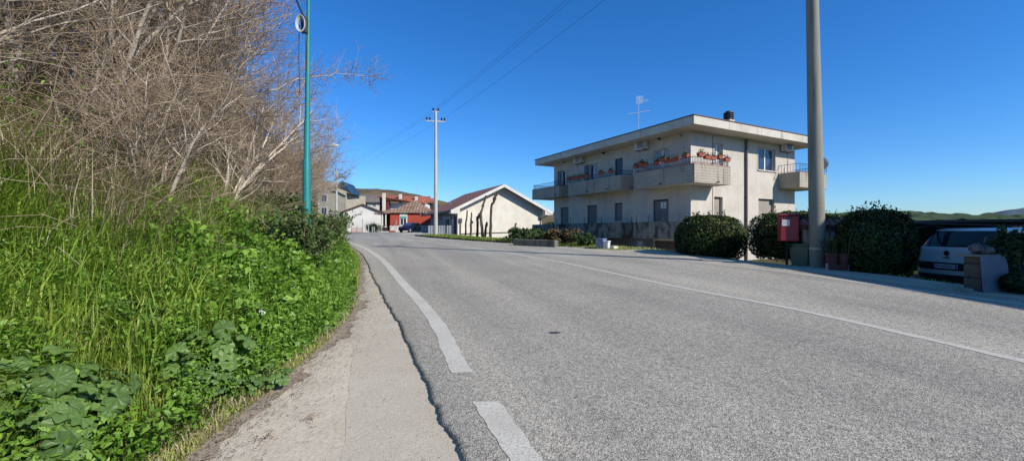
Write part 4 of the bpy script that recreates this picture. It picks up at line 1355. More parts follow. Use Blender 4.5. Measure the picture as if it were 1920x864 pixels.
# ------------------------------------------------------------------ hedges
M_HEDGE = leaf_mat('laurel_leaves', [(0, (0.010, 0.022, 0.006)), (0.45, (0.028, 0.056, 0.011)), (0.8, (0.07, 0.115, 0.02)), (1, (0.26, 0.22, 0.03))], .2, .45, .4)
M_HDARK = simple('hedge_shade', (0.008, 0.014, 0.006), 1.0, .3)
def hedge(name, label, cat, c, size, n, e=2.6, leaf=.075, seed=1, flat_bottom=True, sprouts=0, rz=0, mat=None, gold=.04):
    """clipped bush: leaves through the outer shell of a superellipsoid over a solid core in the dark of its shaded inside"""
    r = np.random.default_rng(seed)
    root = empty(name, c, rz, label, cat)
    d = r.normal(size=(n, 3)); d /= np.linalg.norm(d, axis=1)[:, None]
    d[:, 2] = np.where(d[:, 2] < -.75, -d[:, 2], d[:, 2])
    k = (np.abs(d) ** e).sum(1) ** (-1 / e)
    nz = 1 + .05 * gnoise(d[:, 0] * 3, d[:, 1] * 3 + d[:, 2] * 2, .8, seed) + .03 * gnoise(d[:, 0] * 9, d[:, 2] * 9 + d[:, 1] * 4, .8, seed + 2)
    depth = 1 - .16 * r.random(n) ** 2
    P = d * k[:, None] * (nz * depth)[:, None] * np.array(size) / 2
    P[:, 2] += size[2] / 2
    P[:, 2] = np.maximum(P[:, 2], .03)
    nrm = d * np.array([1 / size[0], 1 / size[1], 1 / size[2]]) + r.normal(size=(n, 3)) * .35
    nrm /= np.linalg.norm(nrm, axis=1)[:, None]
    t = np.clip(r.normal(.42, .2, n) + .18 * gnoise(P[:, 0], P[:, 2], .4, seed), 0, .86)
    t = np.where(r.random(n) < gold * (1 + 2 * (P[:, 2] / size[2] > .6)), r.uniform(.85, 1, n), t)
    parts = [leaf_cards(P, nrm, r.uniform(.7, 1.3, n) * leaf, t)]
    if sprouts:
        S = P[(P[:, 2] > size[2] * .86)]
        S = S[r.integers(0, len(S), sprouts)]
        for s_ in S:
            h_ = r.uniform(.08, .3); q = r.integers(5, 11)
            pts = s_[None] + np.stack([r.normal(0, .02, q), r.normal(0, .02, q), np.linspace(0, h_, q)], 1)
            parts.append(leaf_cards(pts, r.normal(size=(q, 3)) + np.array([0, 0, .3]), np.full(q, leaf * .8), r.uniform(.3, .8, q)))
    v, q, tt = merge(parts)
    fast_quads('foliage', v, q, mat or M_HEDGE, root, tt)
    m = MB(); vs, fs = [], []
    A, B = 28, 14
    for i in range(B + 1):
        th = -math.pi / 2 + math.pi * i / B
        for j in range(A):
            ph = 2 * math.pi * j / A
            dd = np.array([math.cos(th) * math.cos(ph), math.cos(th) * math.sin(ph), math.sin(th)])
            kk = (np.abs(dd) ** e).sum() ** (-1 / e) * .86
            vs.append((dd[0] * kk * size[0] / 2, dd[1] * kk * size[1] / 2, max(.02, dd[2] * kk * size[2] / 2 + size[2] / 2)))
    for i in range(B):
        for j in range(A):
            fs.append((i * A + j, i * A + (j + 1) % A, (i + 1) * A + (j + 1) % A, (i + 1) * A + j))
    m.add(vs, fs); m.build('shade_core', M_HDARK, root)  # solid dark core standing for the shade inside the bush
    return root
def hz(px, pyb, Y): p = at(px, pyb, Y); return p
p = hz(1330, 490, 15.6)
hedge('round_bush', 'large rounded clipped bush with yellowing leaves before the apartment house corner', 'bush', (p.x, p.y, p.z - .05), (2.28, 2.3, 1.74), 17000, 2.7, .072, 3, sprouts=26, gold=.07)
p = hz(1466, 490, 13.2)
hedge('clipped_hedge', 'dark clipped hedge behind the red post box', 'hedge', (p.x + .50, p.y + .1, p.z - .05), (2.6, 1.9, 1.58), 16000, 3.2, .07, 4, sprouts=14, rz=.15)
p = hz(1656, 520, 10.5)
hedge('dark_hedge', 'tall dark hedge filling the gap between the pots and the white car', 'hedge', (p.x, p.y + .25, p.z - .1), (1.52, 1.4, 1.76), 14000, 2.9, .075, 5, sprouts=45, gold=.01)
p = hz(1600, 490, 13.6)
hedge('back_hedge', 'low green hedge top catching the sun behind the tiled garden wall', 'hedge', (p.x, p.y, p.z - .05), (3.2, 1.2, 1.52), 9000, 3.0, .075, 6, sprouts=25)
p = at(1908, 560, 8.0)
hedge('leafy_shrub', 'dim leafy shrub at the photo edge behind the leaning white panel', 'shrub', (p.x + .52, p.y + .4, gz(p.x, p.y)), (1.2, 1.0, 1.12), 5000, 2.1, .09, 7, sprouts=14)
p = at(1905, 560, 7.6)
hedge('low_dark_shrub', 'low dark shrub at the foot of the leaning white panel', 'shrub', (p.x + .12, p.y - .1, gz(p.x, p.y)), (.8, .6, .42), 2500, 2.1, .05, 8, gold=0)
# junipers: spreading, feathery
M_JUN = leaf_mat('juniper_sprays', [(0, (0.03, 0.05, 0.02)), (0.5, (0.06, 0.10, 0.035)), (1, (0.11, 0.15, 0.055))], .1, .7, .2)
M_JUNB = leaf_mat('rusty_juniper_sprays', [(0, (0.07, 0.05, 0.025)), (0.5, (0.16, 0.11, 0.055)), (0.8, (0.11, 0.12, 0.05)), (1, (0.22, 0.16, 0.08))], .1, .7, .2)
def juniper(px, Y, w, h, label, mat, seed, n=46):
    r = np.random.default_rng(seed)
    p = at(px, 460, Y)
    root = empty('juniper', (p.x, p.y, gz(p.x, p.y)), 0, label, 'shrub')
    parts = []; stems = []
    for i in range(n):
        a = r.uniform(0, 6.28); L_ = r.uniform(.5, 1) * w * .55
        el_ = r.uniform(.12, .75)
        q = 30
        t = np.linspace(.15, 1, q)
        x = np.cos(a) * L_ * t * math.cos(el_); y = np.sin(a) * L_ * t * math.cos(el_) * .7
        z = h * 1.05 * math.sin(el_) * np.sin(t * 1.9) * 1.2 + .06
        P = np.stack([x, y, z], 1)
        stems.append((P[::5], np.linspace(.02, .006, len(P[::5]))))
        PP = np.repeat(P, 3, 0) + r.normal(0, .045, (q * 3, 3))
        parts.append(leaf_cards(PP, r.normal(size=(q * 3, 3)) + np.array([0, 0, 1.0]), r.uniform(.07, .16, q * 3), np.clip(r.normal(.45, .25, q * 3) , 0, 1), .3))
    v, q, t = merge(parts); fast_quads('foliage', v, q, mat, root, t)
    v, q = tubes_np(stems, 4); fast_quads('stems', v, q, M_PRUNE, root)
juniper(985, 24, 2.6, .85, 'green spreading juniper nearest the cream gable', M_JUN, 31)
juniper(1012, 22.6, 2.2, .65, 'green low juniper between the first one and the rusty one', M_JUN, 32)
juniper(1056, 21.4, 2.3, .85, 'rusty brown juniper in the middle of the bed', M_JUNB, 33)
juniper(1092, 20.2, 1.7, .62, 'dull green juniper beside the white bins', M_JUN, 34, 36)

# ------------------------------------------------------------------ white car under the net
M_CARW = _mat('white_car_paint')[0]
bs = M_CARW.node_tree.nodes['Principled BSDF']; bs.inputs['Base Color'].default_value = (.74, .75, .76, 1); bs.inputs['Roughness'].default_value = .3; bs.inputs['Coat Weight'].default_value = .5
M_CARG = glass_mat('car_glass', (0.015, 0.02, 0.03), .05)
M_PLAST = simple('black_bumper_plastic', (0.02, 0.02, 0.023), .55, .15)
M_TAIL = simple('tail_light_red', (0.42, 0.02, 0.02), .2, .1)
M_TYRE = simple('tyre_rubber', (0.02, 0.02, 0.02), .85, .2)
M_CHROME = simple('chrome', (0.6, 0.6, 0.62), .2, .05, metal=1)
M_PLATE = simple('number_plate_white', (0.7, 0.72, 0.76), .4, .03); M_PLATEB = simple('plate_blue', (0.03, 0.07, 0.4), .4, .05)

ZS = [.20, .34, .50, .60, .72, .86, 1.00, 1.08, 1.20, 1.34, 1.44, 1.50, 1.535, 1.55]
WS = [.80, .86, .885, .89, .89, .885, .87, .85, .82, .78, .745, .71, .64, .42]
RS = [.10, .02, .0, .0, .01, .04, .06, .085, .17, .29, .38, .45, .6, 1.1]
FS = [4.0, 4.12, 4.14, 4.14, 4.1, 4.0, 3.85, 3.2, 2.95, 2.65, 2.4, 2.2, 2.0, 1.6]
def car_ring(z, off=0.0, n=96):
    w = np.interp(z, ZS, WS) + off; y0 = np.interp(z, ZS, RS) - off; y1 = np.interp(z, ZS, FS) + off
    t = np.arange(n) / n * 2 * math.pi
    e = .30
    c, s = np.cos(t), np.sin(t)
    x = w * np.sign(c) * np.abs(c) ** e
    yc, yh = (y0 + y1) / 2, (y1 - y0) / 2
    ey = .16 if z < 1.05 else .2
    y = yc + yh * np.sign(s) * np.abs(s) ** ey
    # crown the tail gently
    y = np.where(s < 0, y + .09 * (np.abs(x) / w) ** 3, y)
    return np.stack([x, y, np.full(n, z)], 1)
def car_patch(mb, z0, z1, pick, off, rows=8, n=192):
    """shell over the body between two heights where pick(x, y, z) is true"""
    zz = np.linspace(z0, z1, rows)
    R_ = [car_ring(z, off, n) for z in zz]
    for i in range(rows - 1):
        for j in range(n):
            j2 = (j + 1) % n
            q = [R_[i][j], R_[i][j2], R_[i + 1][j2], R_[i + 1][j]]
            c = sum(q) / 4
            if pick(c[0], c[1], c[2]): mb.add(q, [(0, 1, 2, 3)])
car = empty('parked_car', (10.55, 10.30, .02), math.radians(-84), 'white hatchback parked under the dark net seen from behind', 'car')
m = MB(); n = 96
zl_ = list(np.linspace(.2, 1.5, 40)) + [1.52, 1.535, 1.545, 1.55]
vs = np.concatenate([car_ring(z, 0, n) for z in zl_])
fs = [(i * n + j, i * n + (j + 1) % n, (i + 1) * n + (j + 1) % n, (i + 1) * n + j) for i in range(len(zl_) - 1) for j in range(n)]
fs += [tuple(range(n - 1, -1, -1)), tuple((len(zl_) - 1) * n + j for j in range(n))]
m.add(vs.tolist(), fs); m.build('body', M_CARW, car, True)
m = MB(); car_patch(m, 1.085, 1.47, lambda x, y, z: y < .75 and abs(x) < (.79 - (z - 1.08) * .26), .006, 14); m.build('rear_window', M_CARG, car, True)
for s in (-1, 1):
    for ya, yb in ((.62, 1.52), (1.62, 9)):
        m = MB(); car_patch(m, 1.10, 1.43, lambda x, y, z: ya < y < min(yb, 2.5 - (z - 1.1) * 1.2) and s * x > .4, .006, 10); m.build('side_window', M_CARG, car, True)
m = MB(); car_patch(m, .52, .70, lambda x, y, z: y < .30 and abs(x) < .84, .008, 6); bb = m.build('bumper_band', M_PLAST, car, True)
m = MB(); car_patch(m, .20, .41, lambda x, y, z: y < .34, .008, 6); m.build('lower_bumper', M_PLAST, car, True)
for s in (-1, 1):
    m = MB(); car_patch(m, .83, 1.07, lambda x, y, z: y < .52 and s * x > .69, .02, 10); m.build('tail_light', M_TAIL, car, True)
    m = MB(); car_patch(m, .57, .65, lambda x, y, z: y < .30 and .70 < s * x < .79, .013, 4); m.build('reflector', M_TAIL, bb, True)
m = MB(); m.box(-.26, .26, -.028, -.014, .555, .665); pl = m.build('number_plate', M_PLATE, car, bevel=.004)
m = MB(); m.box(-.256, -.215, -.0305, -.0285, .56, .66); m.box(.215, .256, -.0305, -.0285, .56, .66); m.build('plate_band', M_PLATEB, pl)
rotc = Matrix(((1, 0, 0, 0), (0, 0, -1, 0), (0, 1, 0, 0), (0, 0, 0, 1)))
text('FY 472NC', .088, M_INK, pl, 'registration', Matrix.Translation((0, -.031, .61)) @ rotc, .001)
m = MB(); m.tube([(0, .055, .93), (0, .018, .93)], .062, 20); em = m.build('badge', M_CHROME, car, True)
m = MB(); m.tube([(0, .0175, .93), (0, .014, .93)], .046, 20); m.build('badge_centre', simple('badge_red', (.2, .02, .03), .3, .1), em)
text('500L', .075, M_CHROME, car, 'model_lettering', Matrix.Translation((0, .02, .82)) @ rotc, .004)
m = MB(); m.bar((-.02, .07, 1.10), (.34, .10, 1.13), .018, .012); m.build('rear_wiper', M_PLAST, car)
for x in (-.80, .80):
    for y in (.72, 3.25):
        wh = empty('wheel', (x, y, .31)); wh.parent = car
        m = MB(); m.tube([(-.1, 0, 0), (-.09, 0, 0), (.09, 0, 0), (.1, 0, 0)], [.27, .31, .31, .27], 28); m.build('tyre', M_TYRE, wh, True)
        m = MB(); m.tube([(-.104, 0, 0), (.104, 0, 0)], [.19, .19], 20); m.build('rim', M_GALV, wh, True)
for sx in (-1, 1):
    m = MB(); m.tube([(sx * .84, 2.55, 1.06), (sx * .95, 2.5, 1.08), (sx * 1.02, 2.5, 1.08)], [.03, .07, .05], 10); m.build('wing_mirror', M_CARW, car, True)

# shade net on a light frame over the car
cnet = empty('net_shelter', (11.5, 11.0, .0), math.radians(-6), 'dark shade net stretched on thin poles over the white car', 'shelter')
M_NET = simple('dark_shade_net', (0.012, 0.016, 0.022), .9, .4, 14)
m = MB()
for x, y, h in ((-1.35, -.2, 1.73), (6.2, -1.2, 1.80), (-1.3, 5.0, 1.79), (6.2, 5.0, 1.84)): m.tube([(x, y, -.3), (x, y, h)], .03, 8)
m.bar((-1.35, -.2, 1.72), (6.2, -1.2, 1.79), .04); m.bar((-1.35, -.2, 1.72), (-1.3, 5.0, 1.78), .04); m.bar((-1.3, 5, 1.78), (6.2, 5, 1.83), .04)
m.bar((-1.35, -.2, 1.80), (.2, .3, 1.52), .045); m.bar((-1.35, .1, 1.45), (.4, .2, 1.80), .045); m.bar((-1.35, -.2, 1.70), (1.6, -.4, 1.60), .03)
m.build('frame', M_DARKMETAL, cnet)
nx, ny = 26, 14
u_, v_ = np.meshgrid(np.linspace(0, 1, nx), np.linspace(0, 1, ny))
X_ = -.6 + 6.9 * u_; Y_ = -.35 - .8 * u_ + (5.4 + .7 * u_) * v_
Z_ = 1.765 + .07 * u_ - .16 * np.sin(u_ * math.pi * 2.2) ** 2 * np.sin(v_ * math.pi) + .02 * np.sin(u_ * 23) * np.sin(v_ * 17)
V_ = np.stack([X_, Y_, Z_], -1).reshape(-1, 3)
i_ = (np.arange(ny - 1)[:, None] * nx + np.arange(nx - 1)[None]).ravel()
fast_quads('net_roof', V_, np.stack([i_, i_ + 1, i_ + nx + 1, i_ + nx], 1), M_NET, cnet, smooth=True)
u_, v_ = np.meshgrid(np.linspace(0, 1, 40), np.linspace(0, 1, 8))
X_ = .8 + 5.5 * u_; Y_ = 4.9 + .10 * np.sin(u_ * 40) * v_; Z_ = 1.80 - 1.78 * v_
V_ = np.stack([X_, Y_, Z_], -1).reshape(-1, 3); nx = 40
i_ = (np.arange(7)[:, None] * nx + np.arange(nx - 1)[None]).ravel()
fast_quads('net_curtain', V_, np.stack([i_, i_ + 1, i_ + nx + 1, i_ + nx], 1), M_NET, cnet, smooth=True)

# gate pillar, stone, leaning panel
gpx = at(1832, 545, 7.9)
gpr = empty('gate_pillar', (gpx.x, gpx.y, gz(gpx.x, gpx.y)), .25, 'stubby stone gate pillar with a flat cap in front of the white car', 'pillar')
ph = at(0, 481, 7.9).z - gpr.location.z
m = MB(); m.box(-.13, .13, -.13, .13, -.1, ph); m.build('shaft', stained('rough_stone', (0.17, 0.15, 0.125), (0.1, 0.09, 0.08), .6, boards=1.2, grain=14), gpr, bevel=.015)
m = MB(); m.box(-.2, .34, -.17, .17, ph + .002, ph + .045); m.build('cap', M_POLE, gpr, bevel=.01)
def lump(mb, c, r, s, seed):
    rr = np.random.default_rng(seed)
    A, B = 16, 10
    vs = []
    for i in range(B + 1):
        th = -math.pi / 2 + math.pi * i / B
        for j in range(A):
            f = 2 * math.pi * j / A
            d = Vector((math.cos(th) * math.cos(f), math.cos(th) * math.sin(f), math.sin(th)))
            k = r * (1 + .22 * float(gnoise(d.x * 2 + seed, d.y * 2 + d.z * 3, .8, seed)))
            vs.append((c[0] + d.x * k * s[0], c[1] + d.y * k * s[1], c[2] + d.z * k * s[2]))
    mb.add(vs, [(i * A + j, i * A + (j + 1) % A, (i + 1) * A + (j + 1) % A, (i + 1) * A + j) for i in range(B) for j in range(A)])
m = MB(); lump(m, (-.1, 0, .10), .11, (1.0, .9, .85), 3); lump(m, (.08, 0, .085), .11, (1.5, .9, .8), 5); lump(m, (.24, 0, .07), .09, (1.1, .8, .75), 8)
mm, nt, b = _mat('mottled_stone'); v = coords(nt)
c_ = ramp(nt, noise(nt, v, 9, 3, .5), [(.38, (.03, .03, .03)), (.48, (.13, .10, .095)), (.6, (.2, .18, .17)), (.75, (.14, .04, .035))]); nt.links.new(c_, b.inputs['Base Color']); b.inputs['Roughness'].default_value = .8
o = m.build('mottled_stone', mm, None, True); o.location = Vector((gpx.x + .05, gpx.y, gpr.location.z + ph + .047)); o.rotation_euler = (0, 0, .25)
tag(o, 'mottled red and grey stone lying on the cap of the gate pillar', 'stone')
pa_, pb_ = at(1845, 552, 7.6), at(1896, 556, 7.75)
m = MB(); z0p = gz(pa_.x, pa_.y); zt_ = at(0, 480, 7.65).z
m.prism([(pa_.x, pa_.y, z0p), (pb_.x, pb_.y, z0p), (pb_.x, pb_.y + .06, zt_ - .12), (pb_.x - .05, pb_.y + .06, zt_ - .02), (pa_.x + .02, pa_.y + .06, zt_)], (0, .02, 0))
tag(m.build('leaning_panel', simple('shade_darkened_panel', (.18, .19, .23), .5, .2, 3)), 'white sheet panel with shade in its colour leaning to the right of the gate pillar', 'panel')  # white panel, its colour darkened to stand for the shade around it
m = MB()
for x, y in ((1795, 7.75), (1803, 7.8), (1812, 7.7)):
    q = at(x, 548, y); z_ = gz(q.x, q.y) + .05
    lump(m, (q.x, q.y, z_), random.uniform(.05, .09), (1.3, 1, .7), x % 7)
tag(m.build('edging_rocks', M_POLE, None, True), 'row of small rocks at the foot of the gate pillar', 'rocks', kind='stuff')

# ------------------------------------------------------------------ far houses across the bend
def win(parent, M, x0, x1, z0, z1, mat=None, fr=None, y=-.03):
    m = MB(); m.box(x0, x1, y, -.003, z0, z1); w_ = m.build('window', fr or M_WHITEFR, parent, M=M)
    m = MB(); xm = (x0 + x1) / 2
    m.box(x0 + .07, xm - .03, y - .006, y - .001, z0 + .07, z1 - .07); m.box(xm + .03, x1 - .07, y - .006, y - .001, z0 + .07, z1 - .07)
    m.build('pane', mat or M_GLASS, w_, M=M); return w_
I4 = Matrix.Identity(4)
def zat(py, Y): return CAMZ + (432 - py) / F * Y
def xat(px, Y): return (px - 960) / F * Y

# white gabled garage
Y0 = 55.5; x0 = xat(644, Y0)
g1 = empty('white_garage', (x0, Y0, 0), math.radians(15), 'white gabled garage with red tiled roof left of the red house', 'garage')
w_ = 4.75; ze_ = zat(396, Y0); zp_ = zat(382, Y0); xp = w_ * .5
m = MB(); m.add([(0, 0, .9), (w_, 0, .9), (w_, 0, ze_ - .1), (xp, 0, zp_ - .12), (0, 0, ze_ - .1)], [(0, 1, 2, 3, 4)])
m.add([(0, 8, .9), (0, 0, .9), (0, 0, ze_ - .1), (0, 8, ze_ - .1)], [(0, 1, 2, 3)]); m.add([(w_, 0, .9), (w_, 8, .9), (w_, 8, ze_ - .1), (w_, 0, ze_ - .1)], [(0, 1, 2, 3)]); m.build('wall', M_WHITEW, g1)
m = MB(); gable_roof(m, w_, 8, ze_ - .1, zp_ - .12, .35, .14, .25); r_ = m.build('roof', M_TILE_R, g1)
m = MB(); s_ = (zp_ - ze_) / xp
m.prism([(-.35, -.29, ze_ - .1 - s_ * .35), (xp, -.29, zp_ - .12), (xp, -.29, zp_ + .04), (-.35, -.29, ze_ + .06 - s_ * .35)], (0, .03, 0)); m.prism([(xp, -.29, zp_ - .12), (w_ + .35, -.29, ze_ - .1 - s_ * .35), (w_ + .35, -.29, ze_ + .06 - s_ * .35), (xp, -.29, zp_ + .04)], (0, .03, 0)); m.build('bargeboard', M_WOODD, r_)
m = MB(); m.tube([(.35, -.06, .9), (.35, -.06, 3.6), (.2, -.06, 3.7)], .04, 6); m.build('downpipe', M_PIPE, g1)
# low pink gate fence in front
f_ = empty('picket_gate', (xat(660, 54), 54, 1.15), 0, 'low pinkish picket gate with slim posts in front of the white garage', 'gate')
m = MB()
for i in range(16): m.box(i * .085, i * .085 + .05, 0, .03, .05, .72)
m.box(0, 1.33, .032, .06, .15, .2); m.box(0, 1.33, .032, .06, .55, .6); m.build('pickets', simple('pink_pickets', (.62, .42, .38), .7, .15), f_)
for x in (-.06, .62, 1.36):
    m = MB(); m.box(x - .035, x + .035, -.02, .05, -.2, 1.0 if x == .62 else 1.85); m.build('post', M_GALV, f_)

# red house with hipped roof and porch
Y0 = 58; xl_ = xat(731.7, Y0); wd = 5.7
rh = empty('red_house', (xl_, Y0, 0), math.radians(4), 'single-storey red house with tan hipped roof and columned porch', 'house')
ze_, zb2, zbs = zat(399, Y0), zat(423, Y0), .9
m = MB(); m.box(0, wd, 0, 7, zb2, ze_); m.build('wall', M_REDW, rh)
m = MB(); m.box(-.04, wd + .04, -.04, 7.04, zbs, zb2 - .003); m.build('plinth', M_WHITEW, rh)
rx, rz_ = xat(777.8, Y0 + 3.5) - xl_, zat(375.5, Y0 + 3.2)
m = MB(); e = .3
a = [(-e, -e, ze_), (wd + e, -e, ze_), (wd + e, 7 + e, ze_), (-e, 7 + e, ze_), (rx, 3.5, rz_), (rx + .4, 3.5, rz_)]
m.add(a, [(0, 1, 5, 4), (1, 2, 5), (2, 3, 4, 5), (3, 0, 4), (3, 2, 1, 0)]); m.build('roof', M_TILE_B, rh)
x0w, x1w = xat(750.7, Y0) - xl_, xat(761.8, Y0) - xl_
m = MB(); m.box(x0w - .12, x1w + .12, -.05, -.003, zb2 - .02, ze_ - .01); sr = m.build('window_surround', M_WHITEW, rh)
wz0, wz1 = zat(421.5, Y0), zat(405, Y0)
m = MB(); m.box(x0w, x1w, -.075, -.0505, wz0, wz1); w2 = m.build('window', M_WHITEFR, rh)
m = MB(); xm = (x0w + x1w) / 2
m.box(x0w + .05, xm - .06, -.081, -.0755, wz0 + .05, wz1 - .35); m.box(xm + .06, x1w - .05, -.081, -.0755, wz0 + .05, wz1 - .35); m.build('pane', M_SHADEIN, w2)
m = MB()
for i in range(5): m.box(x0w - .02, x1w + .02, -.095, -.082, wz1 - .36 + i * .07, wz1 - .30 + i * .07)
m.build('roller_blind', simple('sea_green_blind', (.12, .42, .36), .6, .1), w2)
m = MB(); m.tube([(xat(788, Y0) - xl_, -.02, ze_ - .12), (xat(788, Y0) - xl_, -.14, ze_ - .16)], [.05, .09], 10); m.build('wall_lamp', M_SIGN, rh)
# porch
xp0 = xat(699, Y0) - xl_
m = MB(); m.add([(xp0, -1.4, ze_ - .10), (.1, -1.4, ze_ - .02), (.1, 4, ze_ + .8), (xp0, 4, ze_ + .35), (xp0, -1.4, ze_ - .24), (.1, -1.4, ze_ - .16), (.1, 4, ze_ + .64), (xp0, 4, ze_ + .2)],
               [(0, 1, 2, 3), (7, 6, 5, 4), (0, 4, 5, 1), (1, 5, 6, 2), (2, 6, 7, 3), (3, 7, 4, 0)]); m.build('porch_roof', M_TILE_B, rh)
for pxx in (713.5, 721, 727):
    x = xat(pxx, Y0) - xl_
    m = MB(); m.tube([(x, -1.2, zb2 - .1), (x, -1.2, ze_ - .15)], .09, 10); m.box(x - .13, x + .13, -1.33, -1.07, zb2 - .25, zb2 - .1); m.build('porch_column', M_CREAM, rh)
m = MB(); xq = xat(711, Y0) - xl_; m.box(xq, -.003, 2.5, 2.6, zbs, ze_ + .3); m.build('porch_back_wall', simple('dark_red_render', (.10, .02, .025), .8, .2), rh)
m = MB(); m.box(xq, -.05, -1.35, 2.4, zbs, zbs + .5); m.build('porch_floor', M_WHITEW, rh)
m = MB()
m.bar((xq, -1.3, zb2 - .05), (-.1, -1.3, zb2 - .05), .07); m.bar((xq, -1.3, zbs + .68), (-.1, -1.3, zbs + .68), .05)
for i in range(12): x = xq + (-.1 - xq) * i / 11; m.bar((x, -1.3, zbs + .55), (x, -1.3, zb2 - .05), .03)
m.build('porch_railing', M_PIPE, rh)
m = MB()
for i in range(4): m.box(.05, .75, -.45 - i * .28, -.17 - i * .28, zbs, zbs + .62 - i * .15)
m.build('red_steps', simple('red_step_tiles', (.38, .12, .08), .6, .15), rh)
m = MB(); m.bar((.85, -1.3, 1.2), (.85, -1.3, 2.3), .06); m.bar((.85, -.05, 1.6), (.85, -.05, 2.9), .06); m.bar((.85, -1.3, 2.25), (.85, -.05, 2.85), .05); m.build('stair_rail', M_GALV, rh)
m = MB()
for i in range(18): x = 2.1 + i * .19; m.bar((x, -1.8, .95), (x, -1.8, 2.02), .022)
m.bar((2.1, -1.8, 1.98), (5.5, -1.8, 1.98), .035); m.build('yard_railing', M_DARKMETAL, rh)
# dark blue parked car in front of the red house
cx_, cy_ = xat(769, 54), 54
dc = empty('dark_car', (cx_, cy_, gz(cx_, cy_)), math.radians(250), 'dark blue car parked in front of the red house', 'car', scale=.85)
M_NAVY = simple('navy_car_paint', (.012, .018, .05), .25, .1)
prof_ = [(-1.85, .25), (1.85, .25), (1.9, .6), (1.75, .82), (.95, .92), (.35, 1.40), (-1.2, 1.45), (-1.75, 1.0), (-1.9, .7)]
m = MB(); m.prism([(x, -.8, z) for x, z in prof_], (0, 1.6, 0)); m.build('body', M_NAVY, dc, bevel=.07)
m = MB(); m.add([(.96, -.66, .945), (.96, .66, .945), (.42, .6, 1.375), (.42, -.6, 1.375)], [(0, 1, 2, 3)]); m.build('windscreen', glass_mat('blue_windscreen', (.06, .09, .2), .1), dc, M=Matrix.Translation((.012, 0, .012)))
for sy in (-1, 1):
    m = MB(); m.add([(.75, sy * .805, .96), (-1.45, sy * .805, 1.0), (-1.1, sy * .805, 1.36), (.36, sy * .805, 1.34)], [(0, 1, 2, 3)]); m.build('side_window', M_CARG, dc)
    m = MB(); m.box(1.80, 1.9, sy * .5 - .16, sy * .5 + .16, .62, .76); m.build('headlight', M_CHROME, dc)
    for x in (-1.2, 1.2):
        wh = empty('wheel', (x, sy * .74, .3)); wh.parent = dc
        m = MB(); m.tube([(0, -.09, 0), (0, .09, 0)], .3, 18); m.build('tyre', M_TYRE, wh)
        m = MB(); m.tube([(0, -.095, 0), (0, .095, 0)], .18, 14); m.build('rim', M_GALV, wh)

# grey-brown roofed house behind the garage
Y0 = 82; xl_ = xat(650, Y0)
h_ = empty('pale_house', (xl_, Y0, 0), math.radians(3), 'pale house with long grey-brown roof behind the white garage', 'house')
wd = xat(716, Y0) - xl_; ze_, zr2 = zat(379, Y0), zat(364.5, Y0 + 3)
m = MB(); m.box(0, wd, 0, 7, .5, ze_); m.build('wall', M_WHITEW, h_)
m = MB(); m.add([(-.3, -.5, ze_ - .05), (wd + .1, -.5, ze_ - .05), (wd + .1, 3.5, zr2), (.3, 3.5, zr2), (-.3, 7.5, ze_ - .05), (wd + .1, 7.5, ze_ - .05)], [(0, 1, 2, 3), (3, 2, 5, 4), (0, 3, 4), (1, 5, 2), (0, 4, 5, 1)]); r_ = m.build('roof', M_TILE_G, h_)
m = MB()
for x in (1.6, 1.95): m.tube([(x, 1.3, ze_ + .4), (x, 1.3, ze_ + 1.1), (x + .1, 1.3, ze_ + 1.2)], .05, 8)
m.build('vent_pipe', M_GALV, r_)
win(h_, I4, 3.0, 4.0, ze_ - .9, ze_ - .25); win(h_, I4, 5.0, 5.6, ze_ - .9, ze_ - .25)
# red roofed house
Y0 = 76; xl_ = xat(715.5, Y0)
h_ = empty('red_roofed_house', (xl_, Y0, 0), 0, 'house with bright red roof and chimneys rising behind the red house', 'house')
wd = 7.5; ze_, zr2 = zat(384, Y0), zat(367, Y0 + 3)
m = MB(); m.box(0, 1.6, -1.2, 0, .5, zat(372, Y0)); m.build('wall', simple('dark_red_render', (.13, .025, .03), .8, .2), h_)['label'] = 'dark red wing wall'
m = MB(); m.box(0, wd, .003, 6, .5, ze_ + .3); m.build('wall', M_WHITEW, h_)
m = MB(); m.add([(-.4, -1.7, zat(369, Y0)), (1.9, -1.7, zat(373, Y0)), (wd + .8, -.5, ze_ + .1), (wd + .8, 3, zr2 - .1), (-.6, 3, zr2 + .1), (1.2, -.9, zat(378, Y0))], [(0, 1, 5), (0, 5, 4), (5, 2, 3, 4), (1, 2, 5)]); m.build('roof', M_TILE_R, h_)
for i, (pxa, pyt, hh, mm_) in enumerate(((725.5, 363, 5, M_CREAM), (748.5, 362.5, 2.5, M_CREAM), (778.5, 367, 1.2, M_WHITEW))):
    x = xat(pxa, Y0) - xl_; zt_ = zat(pyt, Y0)
    m = MB(); m.box(x - .22, x + .22, .6 if i else -2.0, 1.1 if i else -1.5, zt_ - hh, zt_); c_ = m.build('chimney', mm_, h_)
    m = MB(); m.box(x - .28, x + .28, .55 if i else -2.05, 1.15 if i else -1.45, zt_ + .002, zt_ + .12); m.build('chimney_cap', M_WOODD, c_)
m = MB(); q = Vector((xat(777, Y0) - xl_, 2, zr2)); m.tube([q, q + Vector((0, 0, 1.5))], .025, 6)
for zz in (.8, 1.15, 1.5): m.bar(q + Vector((-.4, 0, zz)), q + Vector((.4, 0, zz)), .025)
m.build('aerial', M_GALV, h_)
